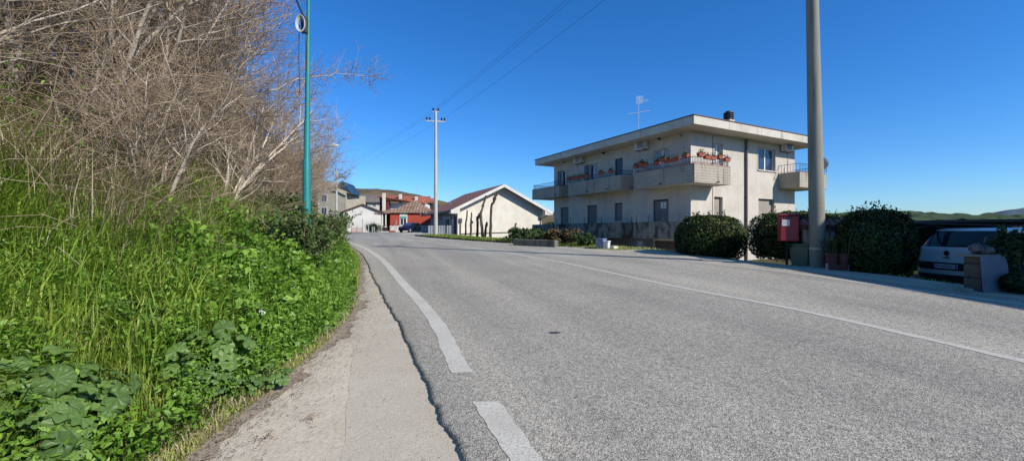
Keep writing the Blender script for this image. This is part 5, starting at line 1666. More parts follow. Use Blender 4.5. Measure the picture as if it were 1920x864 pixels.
# dark roof further right
Y0 = 84; xl_ = xat(768, Y0)
h_ = empty('brown_roofed_house', (xl_, Y0, 0), 0, 'low house with rusty roof and dark gable behind the tan hipped roof', 'house')
m = MB(); m.box(0, 5, 0, 5, .5, zat(381, Y0)); m.build('wall', M_WOODD, h_)
m = MB(); m.add([(-.4, -.4, zat(373, Y0)), (5, -.4, zat(379, Y0)), (4.2, 3, zat(371.5, Y0 + 3)), (.6, 3, zat(370, Y0 + 3)), (-.4, -.4, zat(375, Y0)), (5, -.4, zat(381, Y0))], [(0, 1, 2, 3), (0, 4, 5, 1)]); m.build('roof', M_TILE_R, h_)
# large cream building with glazed roof behind the bare trees
Y0 = 71; xl_ = xat(596, Y0)
h_ = empty('cream_building', (xl_, Y0, 0), math.radians(-4), 'tall cream building with a blue glazed roof beyond the bare trees', 'building')
wd = xat(650, Y0) - xl_; zw = zat(362, Y0)
m = MB(); m.box(0, wd, 0, 8, .5, zw); m.box(0, 2.2, .2, 6, zw, zat(341, Y0)); m.build('wall', stained('weathered_cream', (0.52, 0.46, 0.35), (0.3, 0.26, 0.2), .5, grain=14, level=.5), h_)
xa = xat(629, Y0) - xl_
m = MB(); m.add([(xa, -.2, zat(350, Y0)), (xat(643.5, Y0) - xl_, -.2, zat(340, Y0)), (xat(663, Y0) - xl_, -.2, zat(364, Y0)), (xat(655, Y0) - xl_, 5, zat(364, Y0)), (xat(640, Y0) - xl_, 5, zat(342, Y0)), (xa, 5, zat(350, Y0))], [(0, 1, 4, 5), (1, 2, 3, 4), (0, 2, 1)])
m.build('glazed_roof', glass_mat('blue_roof_glass', (.02, .05, .08), .4), h_)
m = MB(); m.prism([(xa - .2, -.3, zat(353, Y0)), (xat(652, Y0) - xl_, -.3, zat(365, Y0)), (xat(652, Y0) - xl_, -.3, zat(367, Y0)), (xa - .2, -.3, zat(355, Y0))], (0, .2, 0)); m.build('roof_edge', M_WHITEW, h_)
for x, z in ((.6, 4.2), (.6, 6.3), (3.6, 3.2)): win(h_, I4, x, x + 1.0, z, z + 1.2)
# agave by the fence and posts, distant fence rail
ag = empty('agave', (xat(699, 51), 51, gz(xat(699, 51), 51)), 0, 'dark spiky bush at the road side before the red house porch', 'bush')
n = 420; P = np.stack([rng.normal(0, .30, n), rng.normal(0, .3, n), rng.uniform(0, .5, n)], 1)
v, q, t = blades(P, rng.uniform(.5, 1.2, n), np.full(n, .05), rng.uniform(.2, 1.1, n), rng.uniform(0, 6.28, n), rng.uniform(0, .8, n))
fast_quads('foliage', v, q, M_POTPLANT, ag, t)
for px in (691, 698):
    m = MB(); x = xat(px, 46.8); z_ = gz(x, 46.8); m.tube([(x, 46.8, z_ - .1), (x, 46.8, z_ + (.9 if px == 691 else .7))], .05, 8)
    if px == 698: m.tube([(x + .22, 46.8, z_ - .1), (x + .22, 46.8, z_ + .7)], .05, 8); m.bar((x, 46.8, z_ + .68), (x + .22, 46.8, z_ + .68), .05); m.bar((x, 46.8, z_ + .38), (x + .22, 46.8, z_ + .38), .05)
    tag(m.build('road_post', M_GALV), 'single thin post left of the spiky bush' if px == 691 else 'short ladder-like double post in front of the spiky bush', 'post')
wl = at(640, 437, 50)
m = MB(); m.box(-.9, 1.0, 0, .2, -.2, .55); m.box(-.95, 1.05, -.05, .25, .552, .62)
o = m.build('low_wall', M_CREAM); o.location = (xat(640, 56), 56, 1.1); tag(o, 'low cream wall at the foot of the distant pole', 'wall')

# neighbouring house to the right, whose shade lies over the car and the verge
nb = empty('neighbour_house', (16.5, -.6, .0), math.radians(8), 'plain two-storey neighbouring house right of the car, beyond the photo edge', 'house')
m = MB(); m.box(0, 9, -5, 8.0, -.3, 6.9); m.build('wall', M_CREAM, nb)
m = MB(); m.box(-.5, 9.5, -5.5, 8.5, 6.902, 7.15); r_ = m.build('roof', M_FASCIA, nb)
for y in (-3.4, 0, 3.6):
    for z in (1.0, 4.1):
        m = MB(); m.box(-.03, -.003, y, y + 1.1, z, z + 1.4); w_ = m.build('window', M_WHITEFR, nb)
        m = MB(); m.box(-.036, -.031, y + .08, y + 1.02, z + .08, z + 1.32); m.build('pane', M_GLASS, w_)
# ------------------------------------------------------------------ bank vegetation
M_BARK = bark_mat('pale_bark', (0.28, 0.23, 0.18), (0.50, 0.44, 0.365), (0.68, 0.62, 0.54), 5)
M_TWIG = bark_mat('brown_twigs', (0.15, 0.11, 0.08), (0.40, 0.305, 0.215), (0.66, 0.545, 0.41), 3)
M_GRASS = leaf_mat('bank_grass', [(0, (0.06, 0.115, 0.012)), (0.45, (0.245, 0.365, 0.047)), (0.75, (0.45, 0.56, 0.11)), (0.88, (0.46, 0.42, 0.16)), (1, (0.58, 0.49, 0.29))], .35, .5, .3)
M_WEED = leaf_mat('weed_leaves', [(0, (0.025, 0.07, 0.008)), (0.5, (0.12, 0.25, 0.026)), (1, (0.29, 0.47, 0.075))], .32, .45, .35)
M_MALLOW = leaf_mat('mallow_leaves', [(0, (0.07, 0.13, 0.035)), (0.6, (0.14, 0.235, 0.06)), (1, (0.24, 0.36, 0.09))], .25, .45, .35)
M_STRAW = leaf_mat('dry_grass', [(0, (0.26, 0.20, 0.12)), (0.5, (0.44, 0.355, 0.22)), (1, (0.66, 0.57, 0.41))], .12, .7, .15)
M_LITTER = leaf_mat('leaf_litter', [(0, (0.06, 0.045, 0.035)), (0.6, (0.16, 0.12, 0.085)), (1, (0.35, 0.29, 0.22))], .05, .9, .1)

def bank_pts(n, y0, y1, d0, d1, dpow=1.0, ypow=1.6):
    """random points on the bank; more of them near the camera"""
    u = rng.random(n)
    y = y0 + (y1 - y0) * u ** ypow
    d = d0 + (d1 - d0) * rng.random(n) ** dpow
    x = x_grass(y) - d / .88
    return np.stack([x, y, ground(x, y)], 1), d

def infrust(P, m=1.28):
    """roughly what the photo could see, with a margin for other viewpoints"""
    return (P[:, 1] > -1.5) & (P[:, 0] > -1.9 * np.maximum(P[:, 1], 0) - 2.5)

def dens(P, s, seed):
    return .5 + .5 * gnoise(P[:, 0], P[:, 1], s, seed)

# grass: one sheet of blades, long on the bank and thin at the path edge
parts = []
P, d = bank_pts(190000, -.5, 13, -.12, 6.5, 1.15, 1.5)
k = infrust(P) & (rng.random(len(P)) < np.clip(.25 + dens(P, 1.3, 2.0) * 1.1 - .55 * sstep(4.5, 6.5, P[:, 1]) * (1 - sstep(1.0, 2.0, d)) - .45 * sstep(3.5, 6.5, d) * dens(P, .8, 7), .06, 1)); P, d = P[k], d[k]
n = len(P)
h = (.10 + .30 * sstep(0, .9, d) + .14 * sstep(1, 3, d)) * rng.uniform(.45, 1.35, n)
tint = np.clip(rng.normal(.45, .18, n) + .22 * gnoise(P[:, 0], P[:, 1], .6, 1) + .22 * (1 - sstep(.1, .5, d)), 0, .86)
dry = rng.random(n) < .06 + .34 * sstep(.4, .9, dens(P, 1.1, 12)) * sstep(2.0, 4.5, d) + .12 * (1 - sstep(0, .35, d))
tint = np.where(dry, rng.uniform(.85, 1, n), tint)
w = rng.uniform(.004, .010, n) * (1 + .10 * np.maximum(P[:, 1] - 2, 0))
parts.append(blades(P, h, w, rng.uniform(.15, 1.2, n), rng.uniform(0, 6.28, n), tint))
P, d = bank_pts(60000, 11, 27, -.1, 7, 1.1, 1.2)
n = len(P); h = (.15 + .4 * sstep(0, 1, d)) * rng.uniform(.5, 1.3, n)
parts.append(blades(P, h, np.full(n, .03), rng.uniform(.2, 1.1, n), rng.uniform(0, 6.28, n), np.where(rng.random(n) < .25, rng.uniform(.85, 1, n), rng.uniform(.1, .7, n))))
P, d = bank_pts(42000, 2.4, 15, 3.0, 8.5, .9, 1.2)
k = infrust(P) & (dens(P, 1.6, 33) > .38); P = P[k]; n = len(P)
parts.append(blades(P, rng.uniform(.35, 1.0, n), rng.uniform(.006, .012, n) * (1 + .08 * P[:, 1]), rng.uniform(.3, 1.5, n), rng.uniform(0, 6.28, n), np.where(rng.random(n) < .22, rng.uniform(.85, 1, n), np.clip(rng.normal(.5, .18, n), 0, .84))))
# broad bright blades in clumps
cP, cd = bank_pts(700, .4, 11, .5, 4.5, 1.0, 1.3)
cP = np.repeat(cP, 26, 0) + rng.normal(0, .07, (700 * 26, 3)) * np.array([1, 1, 0]); cP[:, 2] = ground(cP[:, 0], cP[:, 1])
k = infrust(cP); cP = cP[k]; n = len(cP)
parts.append(blades(cP, rng.uniform(.3, .75, n), rng.uniform(.008, .017, n) * (1 + .05 * cP[:, 1]), rng.uniform(.3, 1.2, n), rng.uniform(0, 6.28, n), np.clip(rng.normal(.55, .15, n), 0, .8)))
v, q, t = merge(parts)
tag(fast_quads('grass', v, q, M_GRASS, None, t), kind='stuff')

# leafy weeds: nettles and cleavers massed toward the road
parts = []
P, d = bank_pts(9500, 3.6, 18, .02, 2.9, 1.2, 1.15)
k = infrust(P) & (rng.random(len(P)) < np.clip(sstep(4.0, 6.4, P[:, 1] + .6 * gnoise(P[:, 0], P[:, 1], 1.4, 3)) * (1.15 - 1.1 * sstep(.75 + .4 * gnoise(P[:, 0], P[:, 1], 1.0, 6), 1.75, d)), 0, 1)); P, d = P[k], d[k]
H = (.08 + .56 * sstep(0, .6, d)) * (.30 + .95 * dens(P, .42, 9)) * rng.uniform(.7, 1.25, len(P))
sp_t = np.clip(rng.normal(0, .20, len(P)) + .25 * gnoise(P[:, 0], P[:, 1], .8, 14), -.45, .45); sp_s = rng.choice([.55, .8, 1.0, 1.5], len(P), p=[.3, .3, .28, .12])
rep = 22
PP = np.repeat(P, rep, 0); HH = np.repeat(H, rep); n = len(PP)
f = rng.random(n) ** .75
PP = PP + np.stack([rng.normal(0, .055, n), rng.normal(0, .055, n), HH * f], 1)
tint = np.clip(.16 + .5 * f + rng.normal(0, .10, n) + np.repeat(sp_t, rep), 0, 1)
nr = rng.normal(size=(n, 3)) * .8 + np.array([0.25, -.3, 1.0]); nr /= np.linalg.norm(nr, axis=1)[:, None]
parts.append(leaf_cards(PP, nr, rng.uniform(.045, .10, n) * np.repeat(sp_s, rep) * (1 + .03 * PP[:, 1]), tint, .55, .3))
# small leaves scattered through the grass nearer the camera
P, d = bank_pts(9000, .2, 9, .05, 4.2, 1.1, 1.2)
k = infrust(P) & (dens(P, .9, 15) > .30); P = P[k]
rep = 12; PP = np.repeat(P, rep, 0); n = len(PP); f = rng.random(n)
PP = PP + np.stack([rng.normal(0, .06, n), rng.normal(0, .06, n), .06 + .30 * f], 1)
nr = rng.normal(size=(n, 3)) * .6 + np.array([0.1, -.1, 1.0]); nr /= np.linalg.norm(nr, axis=1)[:, None]
parts.append(leaf_cards(PP, nr, rng.uniform(.03, .075, n), np.clip(.3 + .5 * f + rng.normal(0, .15, n), 0, 1), .45, .2))
# seed stalks and blades standing up through the weeds
P, d = bank_pts(3800, 3.6, 16, .1, 2.6, 1.1, 1.2); k = infrust(P) & (dens(P, .6, 40) > .45); P = P[k]; n = len(P)
parts.append(blades(P, rng.uniform(.3, .85, n), rng.uniform(.008, .014, n), rng.uniform(.1, 1.0, n), rng.uniform(0, 6.28, n), np.clip(rng.normal(.75, .2, n), 0, 1)))
v, q, t = merge(parts)
tag(fast_quads('weeds', v, q, M_WEED, None, t), kind='stuff')

# mallow plants: rosettes of pleated lobed leaves on stalks
def mallow_leaf(R, r):
    """lobed pleated disc as quads (verts, quads); stalk attached at the notch"""
    K = 35; rings = 4
    ang = np.linspace(.32, 2 * math.pi - .32, K)
    lobes = 7
    ph = (ang - ang[0]) / (ang[-1] - ang[0]) * lobes * 2 * math.pi
    edge = R * (.86 + .14 * np.abs(np.sin(ph / 2)) ** .6 + .015 * np.sin(ph * 5))
    V = []
    cup = r.uniform(.05, .3)
    for i in range(rings + 1):
        f = i / rings
        rad = edge * f
        z = R * (.26 * f * np.cos(ph) * .5 - cup * f ** 2 + .13 * f * r.normal() * np.sin(ang + r.uniform(0, 6)))
        V.append(np.stack([rad * np.cos(ang), rad * np.sin(ang), z], 1))
    V = np.concatenate(V)
    i = (np.arange(rings)[:, None] * K + np.arange(K - 1)[None]).ravel()
    return V, np.stack([i, i + 1, i + K + 1, i + K], 1)
def rotm(axis_n, yaw):
    z = axis_n / np.linalg.norm(axis_n)
    x = np.cross([0, 0, 1.0], z) if abs(z[2]) < .99 else np.array([1.0, 0, 0]); x /= np.linalg.norm(x)
    y = np.cross(z, x)
    B = np.stack([x, y, z], 1)
    c, s = math.cos(yaw), math.sin(yaw)
    return B @ np.array([[c, -s, 0], [s, c, 0], [0, 0, 1]])
def mallow(seed, n, R0, spread, h):
    r = np.random.default_rng(seed)
    root = empty('mallow_plant')
    parts = []; stalks = []
    for i in range(n):
        a = r.uniform(0, 6.28); rr = spread * math.sqrt(r.random())
        hh = h * (1.05 - .6 * (rr / spread) ** 2) * r.uniform(.65, 1.15)
        p = np.array([rr * math.cos(a), rr * math.sin(a), hh])
        nrm = np.array([math.cos(a) * .55 * rr / spread, math.sin(a) * .55 * rr / spread, 1]) + r.normal(0, .34, 3)
        V, Q = mallow_leaf(R0 * r.uniform(.45, 1.1), r)
        V = V @ rotm(nrm, a + math.pi + r.normal(0, .5)).T + p
        parts.append((V, Q, np.full(len(V), np.clip(r.normal(.5, .22), 0, 1))))
        stalks.append((np.array([[rr * .15 * math.cos(a), rr * .15 * math.sin(a), 0], [p[0] * .6, p[1] * .6, hh * .7], p]), np.array([.005, .004, .003])))
    v, q, t = merge(parts)
    fast_quads('leaves', v, q, M_MALLOW, root, t, smooth=True)
    v, q = tubes_np(stalks, 4)
    fast_quads('stalks', v, q, M_WEED, root)
    return root
mprot = [mallow(1, 36, .095, .34, .34), mallow(2, 28, .08, .28, .30), mallow(3, 46, .092, .42, .38), mallow(4, 30, .105, .36, .34)]
mused = [False] * 4
def place_mallow(k, x, y, s, label, lift=0.0):
    o = mprot[k] if not mused[k] else copy_tree(mprot[k]); mused[k] = True
    # lean with the bank
    g0 = gz(x, y); sx = (gz(x + .15, y) - gz(x - .15, y)) / .3
    o.location = (x, y, g0 - .02 + lift)
    o.rotation_euler = (0, -math.atan(sx) * .6, 0)
    o.rotation_euler.z = random.uniform(0, 6.28) if mused[k] and s != 1 else 0
    o.scale = (s, s, s)
    tag(o, label, 'plant', 'broad-leaved mallow plants on the bank')
def on_bank(px, py, lift=.25):
    """where a photo pixel's ray meets the bank, lifted by plant height"""
    dx, dz = (px - 960) / F, (432 - py) / F
    t = .6
    while t < 40:
        if CAMZ + dz * t < gz(dx * t, t) + lift: break
        t += .02
    return dx * t, t
for k, px, py, s, lab in (
    (2, 395, 655, 1.0, 'large clump of scalloped mallow leaves in the middle of the grass edge'),
    (0, 330, 640, .9, 'mallow plant left of the largest clump, under taller grass'),
    (1, 460, 650, .95, 'mallow plant right of the largest clump, near the litter'),
    (1, 505, 690, .8, 'small mallow reaching the dry earth at the path edge'),
    (0, 425, 700, .8, 'mallow in front of the largest clump beside yellow grass'),
    (0, 232, 588, .95, 'solitary grey-green mallow higher up the bank'),
    (1, 300, 598, .8, 'small mallow between the solitary one and the clump'),
    (3, 40, 690, 1.0, 'big-leaved mallow at the lower left edge of the photo'),
    (3, 110, 735, .9, 'big-leaved mallow right of the one at the photo edge'),
    (0, 40, 790, .85, 'low mallow below the big-leaved pair'),
    (3, 170, 700, .7, 'mallow with smaller leaves right of the big-leaved pair'),
    (1, 95, 830, .8, 'mallow nearest the camera at the bottom left corner'),
    (1, 380, 610, .8, 'mallow half buried behind the largest clump')):
    x, y = on_bank(px, py, .22)
    place_mallow(k, x, y, s, lab)

# dry grass: pale hanging tufts and stems
parts = []
def straw_clump(px, py, n, h, spread, lift=.1, yoff=0):
    x, y = on_bank(px, py, lift)
    y += yoff
    P = np.stack([x + rng.normal(0, spread, n), y + rng.normal(0, spread * .8, n), np.zeros(n)], 1)
    P[:, 2] = ground(P[:, 0], P[:, 1])
    parts.append(blades(P, h * rng.uniform(.3, 1.1, n), rng.uniform(.005, .010, n), rng.uniform(.3, 1.7, n), rng.uniform(0, 6.28, n), rng.uniform(0, 1, n)))
for a in ((50, 360, 650, 1.2, .25), (95, 330, 500, 1.1, .25), (20, 280, 450, 1.3, .3), (200, 440, 650, .9, .2), (185, 400, 260, 1.1, .2), (60, 250, 450, 1.4, .3), (300, 430, 560, .7, .4), (380, 405, 520, .8, .4), (450, 395, 420, .8, .4), (510, 400, 420, .7, .4), (340, 395, 420, .8, .4),
          (360, 440, 600, .7, .4), (420, 430, 500, .7, .4), (270, 470, 400, .6, .4), (480, 410, 400, .7, .5), (140, 300, 300, 1.2, .4), (230, 400, 500, .9, .4), (520, 420, 400, .6, .4), (250, 350, 400, .9, .6), (330, 370, 400, .8, .6), (420, 370, 400, .8, .6)):
    straw_clump(*a)
# bent single stems over everything
P, d = bank_pts(5200, 2.0, 16, 1.6, 6.5, .8, 1.2)
n = len(P); parts.append(blades(P, rng.uniform(.5, 1.3, n), np.full(n, .009), rng.uniform(.3, 1.3, n), rng.uniform(0, 6.28, n), rng.uniform(.2, 1, n)))
# yellowing fringe by the path
P, d = bank_pts(5000, 1.5, 9, -.12, .28, 1, 1.4)
n = len(P); parts.append(blades(P, rng.uniform(.04, .16, n), rng.uniform(.004, .008, n), rng.uniform(.4, 1.3, n), rng.uniform(0, 6.28, n), rng.uniform(.2, 1, n)))
v, q, t = merge(parts)
tag(fast_quads('dry_grass', v, q, M_STRAW, None, t), kind='stuff')

# leaf litter and grit on the dirt and path
P, d = bank_pts(34000, 1.5, 20, -.95, .2, 1, 1.7)
P = P[(rng.random(len(P)) < np.exp(-np.maximum(-.32 - (x_grass(P[:, 1]) - P[:, 0]), 0) * 5.5))]
P[:, 2] = plane(P[:, 0], P[:, 1]) + .038
n = len(P); nr = rng.normal(size=(n, 3)) * .35 + np.array([0, 0, 1.0]); nr /= np.linalg.norm(nr, axis=1)[:, None]
lit = [leaf_cards(P, nr, rng.uniform(.008, .03, n), rng.random(n) ** 1.4, .3, .1)]
yv = rng.uniform(1.8, 9, 1400) ; u = rng.random(1400) ** 1.6
xv = x_grass(yv) + .3 + (x_asph(yv) - x_grass(yv) - .35) * u
P = np.stack([xv, yv, plane(xv, yv) + .034], 1); n = len(P); nr = rng.normal(size=(n, 3)) * .3 + np.array([0, 0, 1.0]); nr /= np.linalg.norm(nr, axis=1)[:, None]
lit.append(leaf_cards(P, nr, rng.uniform(.006, .022, n), rng.random(n) * .6, .35, .1))
v, q, t = merge(lit)
tag(fast_quads('leaf_litter', v, q, M_LITTER, None, t), kind='stuff')
# a couple of dead weeds on the concrete
for px, py, lab in ((588, 792, 'small dead twiggy weed lying on the concrete strip'), (500, 828, 'thin curled dead stem on the rough concrete nearest the camera')):
    t = 1.67 / (.0247 * (px - 960) / F + .0402 + (py - 432) / F); x = (px - 960) / F * t
    polys = []
    for i in range(9):
        a = random.uniform(0, 6.28); L_ = random.uniform(.03, .10)
        s = np.linspace(0, 1, 5)
        polys.append((np.stack([x + L_ * s * np.cos(a + s * .6), t + L_ * s * np.sin(a + s * .9), float(plane(x, t)) + .03 + .035 * np.sin(s * 3)], 1), np.full(5, .0022)))
    v, q = tubes_np(polys, 4); o = fast_quads('dead_weed', v, q, M_TWIG); tag(o, lab, 'weed')
# scrap of white paper in the weeds, dark stain lump on the road
x, y = on_bank(488, 590, .35)
m = MB(); 
for i in range(4): m.add([(x + random.uniform(-.05, .05), y + random.uniform(-.05, .05), gz(x, y) + .38 + random.uniform(-.04, .06)) for _ in range(4)], [(0, 1, 2, 3)])
tag(m.build('paper_scrap', M_SIGN), 'crumpled scrap of white paper caught in the weeds', 'litter')
t_ = 1.67 / (.0247 * 81 / F + .0402 + (631 - 432) / F); x = 81 / F * t_
m = MB(); lump(m, (0, 0, 0), .05, (1.6, .9, .12), 4); o = m.build('dark_patch', M_GRILL, None, True); o.location = (x, t_, float(plane(x, t_)) + .058)
tag(o, 'small dark flattened lump lying on the asphalt', 'debris')

# bare trees ------------------------------------------------------------
def grow_tree(seed, H, lean, nmain, ntw, spread=.6):
    r = np.random.default_rng(seed)
    trunk, twigs = [], []
    def path(p, d, L, n, wob, grav=0.0):
        pts = [p]; d = d / np.linalg.norm(d)
        for i in range(n):
            d = d + r.normal(0, wob, 3) + np.array([0, 0, grav]); d /= np.linalg.norm(d)
            pts.append(pts[-1] + d * L / n)
        return np.array(pts)
    mains = []
    for k in range(nmain):
        a = r.uniform(0, 6.28)
        d = np.array([lean[0] + .25 * math.cos(a) * spread, lean[1] + .25 * math.sin(a) * spread, 1.0])
        L = H * r.uniform(.65, 1.05)
        P = path(np.array([r.normal(0, .08), r.normal(0, .08), -.15]), d, L, 14, .07, .015)
        r0 = (.020 + .0075 * L) * r.uniform(.7, 1.15)
        trunk.append((P, np.linspace(r0, .010, len(P)))); mains.append((P, r0, L))
    limbs = []
    for P, r0, L in mains:
        for j in range(int(7 + L * 1.2)):
            i = int(r.integers(2, len(P) - 1)); f = i / len(P)
            base = P[i]; dd = P[min(i + 1, len(P) - 1)] - P[i - 1]; dd /= np.linalg.norm(dd)
            sd = r.normal(size=3); sd[2] = abs(sd[2]) * .4; sd /= np.linalg.norm(sd)
            sd = sd + np.array([.25, -.1, 0])
            Q = path(base, dd * .6 + sd * .95, L * r.uniform(.22, .46) * (1.1 - .5 * f), 8, .12, .03)
            trunk.append((Q, np.linspace(r0 * .38 * (1.1 - .5 * f), .005, len(Q)))); limbs.append(Q)
    allp = [m_[0] for m_ in mains] + limbs * 2
    for j in range(ntw):
        B = allp[int(r.integers(0, len(allp)))]
        i = int(r.integers(1, len(B)))
        dd = B[i] - B[i - 1]; dd /= np.linalg.norm(dd)
        sd = r.normal(size=3); sd /= np.linalg.norm(sd)
        Q = path(B[i], dd * .75 + sd * .8 + np.array([.12, -.05, .1]), r.uniform(.35, 1.25), 5, .16, .02)
        twigs.append((Q, np.linspace(r.uniform(.0045, .0075), .0022, len(Q))))
        for s in range(int(r.integers(1, 4))):
            i2 = int(r.integers(1, len(Q) - 1)); sd = r.normal(size=3); sd /= np.linalg.norm(sd)
            q2 = path(Q[i2], (Q[i2 + 1] - Q[i2]) / .2 * .5 + sd * .6, r.uniform(.15, .5), 3, .2)
            twigs.append((q2, np.linspace(.0036, .002, len(q2))))
    return trunk, twigs
def tree_proto(seed, H, lean, nmain, ntw, spread=.6):
    tr, tw = grow_tree(seed, H, lean, nmain, ntw, spread)
    root = empty('bare_tree')
    v, q = tubes_np(tr, 6); fast_quads('trunk', v, q, M_BARK, root, smooth=True)
    v, q = tubes_np(tw, 3); fast_quads('crown', v, q, M_TWIG, root)
    return root
protos = [tree_proto(101, 6.8, (.38, -.10), 3, 520), tree_proto(102, 6.0, (.50, -.05), 4, 620), tree_proto(103, 7.4, (.28, .0), 3, 560),
          tree_proto(104, 5.0, (.62, -.15), 4, 560), tree_proto(105, 3.4, (.45, -.2), 6, 520, 1.1), tree_proto(106, 2.6, (.35, -.3), 7, 460, 1.5)]
pused = [False] * len(protos)
TREE_LAB = {0: 'tall bare tree with pale forked stems leaning toward the road', 1: 'bare many-stemmed tree leaning strongly over the bank', 2: 'tall straight bare tree at the back of the thicket',
            3: 'low leaning bare tree with spreading twigs', 4: 'bushy bare sapling clump on the bank', 5: 'knee-high tangle of bare shoots on the bank'}
def place_tree(k, x, y, s, rz, label=None, sink=.1):
    o = protos[k] if not pused[k] else copy_tree(protos[k]); pused[k] = True
    o.location = (x, y, gz(x, y) - sink)
    o.rotation_euler = (random.uniform(-.06, .06), random.uniform(-.06, .06), rz)
    o.scale = (s, s, s * random.uniform(.92, 1.08))
    tag(o, label or TREE_LAB[k], 'tree', 'bare trees and saplings in the roadside thicket')
rt = random.Random(5)
# rows set back into the bank: (y, d)
for y, d, k, s, rz in ((4.4, 4.6, 0, 1.0, .1), (5.4, 4.3, 1, .9, -.2), (6.4, 4.4, 2, .9, .3), (7.4, 4.2, 1, 1.0, .1), (8.6, 4.0, 0, 1.0, -.1), (9.2, 3.9, 3, .95, .0),
                       (10.4, 4.1, 1, .95, .25), (11.6, 3.7, 0, .85, .0), (12.8, 3.6, 3, .95, .2), (14.0, 3.5, 1, .78, -.2), (15.4, 3.2, 3, .95, .3), (17.0, 3.2, 0, .62, .1), (19.0, 2.9, 3, .85, .2), (21.0, 2.8, 3, .8, .0), (23.5, 2.6, 4, 1.1, .3), (26, 2.6, 4, 1.0, .5)):
    place_tree(k, float(x_grass(y)) - d / .88, y, s, rz)
for y, d, k, s, rz in ((8.8, 5.0, 0, 1.25, .2), (10.0, 5.3, 2, 1.25, -.1), (11.4, 4.9, 0, 1.15, .1), (12.6, 4.6, 2, 1.1, .3), (9.5, 6.6, 2, 1.4, .0), (11, 6.4, 0, 1.4, -.3), (13.4, 5.4, 2, 1.2, .2)):
    place_tree(k, float(x_grass(y)) - d / .88, y, s, rz)
for i in range(34):
    y = rt.uniform(2.5, 22); d = rt.uniform(4.8, 9.5) if y < 12 else rt.uniform(4.5, 8)
    place_tree(rt.choice((0, 1, 2, 2, 3)), float(x_grass(y)) - d / .88, y, rt.uniform(.75, 1.1) * (1 if y < 12 else .85), rt.uniform(-.6, .6))
for i in range(30):
    y = rt.uniform(3.5, 26); d = rt.uniform(2.4, 6.0)
    place_tree(rt.choice((4, 4, 5)), float(x_grass(y)) - d / .88, y, rt.uniform(.7, 1.1), rt.uniform(0, 6.28))
# the one reaching limb past the teal pole
polys = []; p0 = at(395, 215, 9.6); p1 = at(560, 148, 9.9); p2 = at(640, 139, 10.2); p3 = at(704, 146, 10.4)
base = Vector((p0.x - .9, 9.4, 0)); base.z = gz(base.x, base.y)
def vpath(V_, n=8):
    out = []
    for a, b_ in zip(V_[:-1], V_[1:]):
        for i in range(n): out.append(np.array(a.lerp(b_, i / n)) + np.random.default_rng(int(a.x * 999) % 977 + i).normal(0, .02, 3))
    out.append(np.array(V_[-1])); return np.array(out)
main = vpath([base - Vector((0, 0, .1)), Vector((p0.x - .3, 9.5, p0.z - 1.2)), p0, p1, p2, p3])
rb = np.random.default_rng(77)
tw = []
for i in range(18, len(main)):
    for s in range(3):
        dd = main[i] - main[i - 1]; dd /= np.linalg.norm(dd); sd = rb.normal(size=3); sd[2] += .25; sd /= np.linalg.norm(sd)
        L_ = rb.uniform(.25, .8); pts = [main[i]]; d_ = dd * .7 + sd * .8
        for _ in range(5):
            d_ = d_ / np.linalg.norm(d_) + rb.normal(0, .2, 3) + np.array([0, 0, .08]); pts.append(pts[-1] + d_ / np.linalg.norm(d_) * L_ / 5)
        tw.append((np.array(pts), np.linspace(.006, .003, 6)))
        for e_ in range(3):
            q0 = pts[int(rb.integers(1, 5))]; sd = rb.normal(size=3); sd /= np.linalg.norm(sd)
            tw.append((np.stack([q0, q0 + sd * .1, q0 + sd * .2 + np.array([0, 0, .04])]), np.array([.004, .003, .003])))
rt0 = empty('bare_tree', base, 0, 'bare tree sending one long limb out past the teal pole', 'tree', 'bare trees and saplings in the roadside thicket')
off = np.array(base)
v, q = tubes_np([(main - off, np.linspace(.055, .005, len(main)) ** 1.15)], 7); fast_quads('trunk', v, q, M_BARK, rt0, smooth=True)
v, q = tubes_np([(a - off, r_) for a, r_ in tw], 3); fast_quads('crown', v, q, M_TWIG, rt0)

# tangled undergrowth between the stems (nobody could count it)
polys = []
P, d = bank_pts(7500, 2.2, 27, 1.9, 8.0, .9, 1.0)
ru = np.random.default_rng(8)
for p in P:
    L_ = ru.uniform(.5, 1.9); a = ru.uniform(0, 6.28); el_ = ru.uniform(.2, 1.3)
    d_ = np.array([math.cos(a) * math.cos(el_) + .25, math.sin(a) * math.cos(el_) - .1, math.sin(el_)])
    pts = [p - np.array([0, 0, .05])]
    for i in range(5):
        d_ = d_ / np.linalg.norm(d_) + ru.normal(0, .18, 3) - np.array([0, 0, .06 * i * .5]); pts.append(pts[-1] + d_ / np.linalg.norm(d_) * L_ / 5)
    polys.append((np.array(pts), np.linspace(ru.uniform(.004, .010), .0028, 6)))
# long near-level whips arching across the near thicket
for i in range(40):
    y = ru.uniform(2.6, 6.5); dd = ru.uniform(2.4, 4.6); x = float(x_grass(y)) - dd
    p = np.array([x, y, gz(x, y) + ru.uniform(.4, 2.3)]); L_ = ru.uniform(1.2, 3.0)
    d_ = np.array([.9, ru.uniform(-.3, .7), ru.uniform(-.1, .35)]); pts = [p]
    for k in range(9):
        d_ = d_ / np.linalg.norm(d_) + ru.normal(0, .07, 3) + np.array([0, 0, -.015]); pts.append(pts[-1] + d_ / np.linalg.norm(d_) * L_ / 9)
    polys.append((np.array(pts), np.linspace(ru.uniform(.004, .008), .0025, 10)))
v, q = tubes_np(polys, 3)
tag(fast_quads('undergrowth', v, q, M_TWIG), kind='stuff')
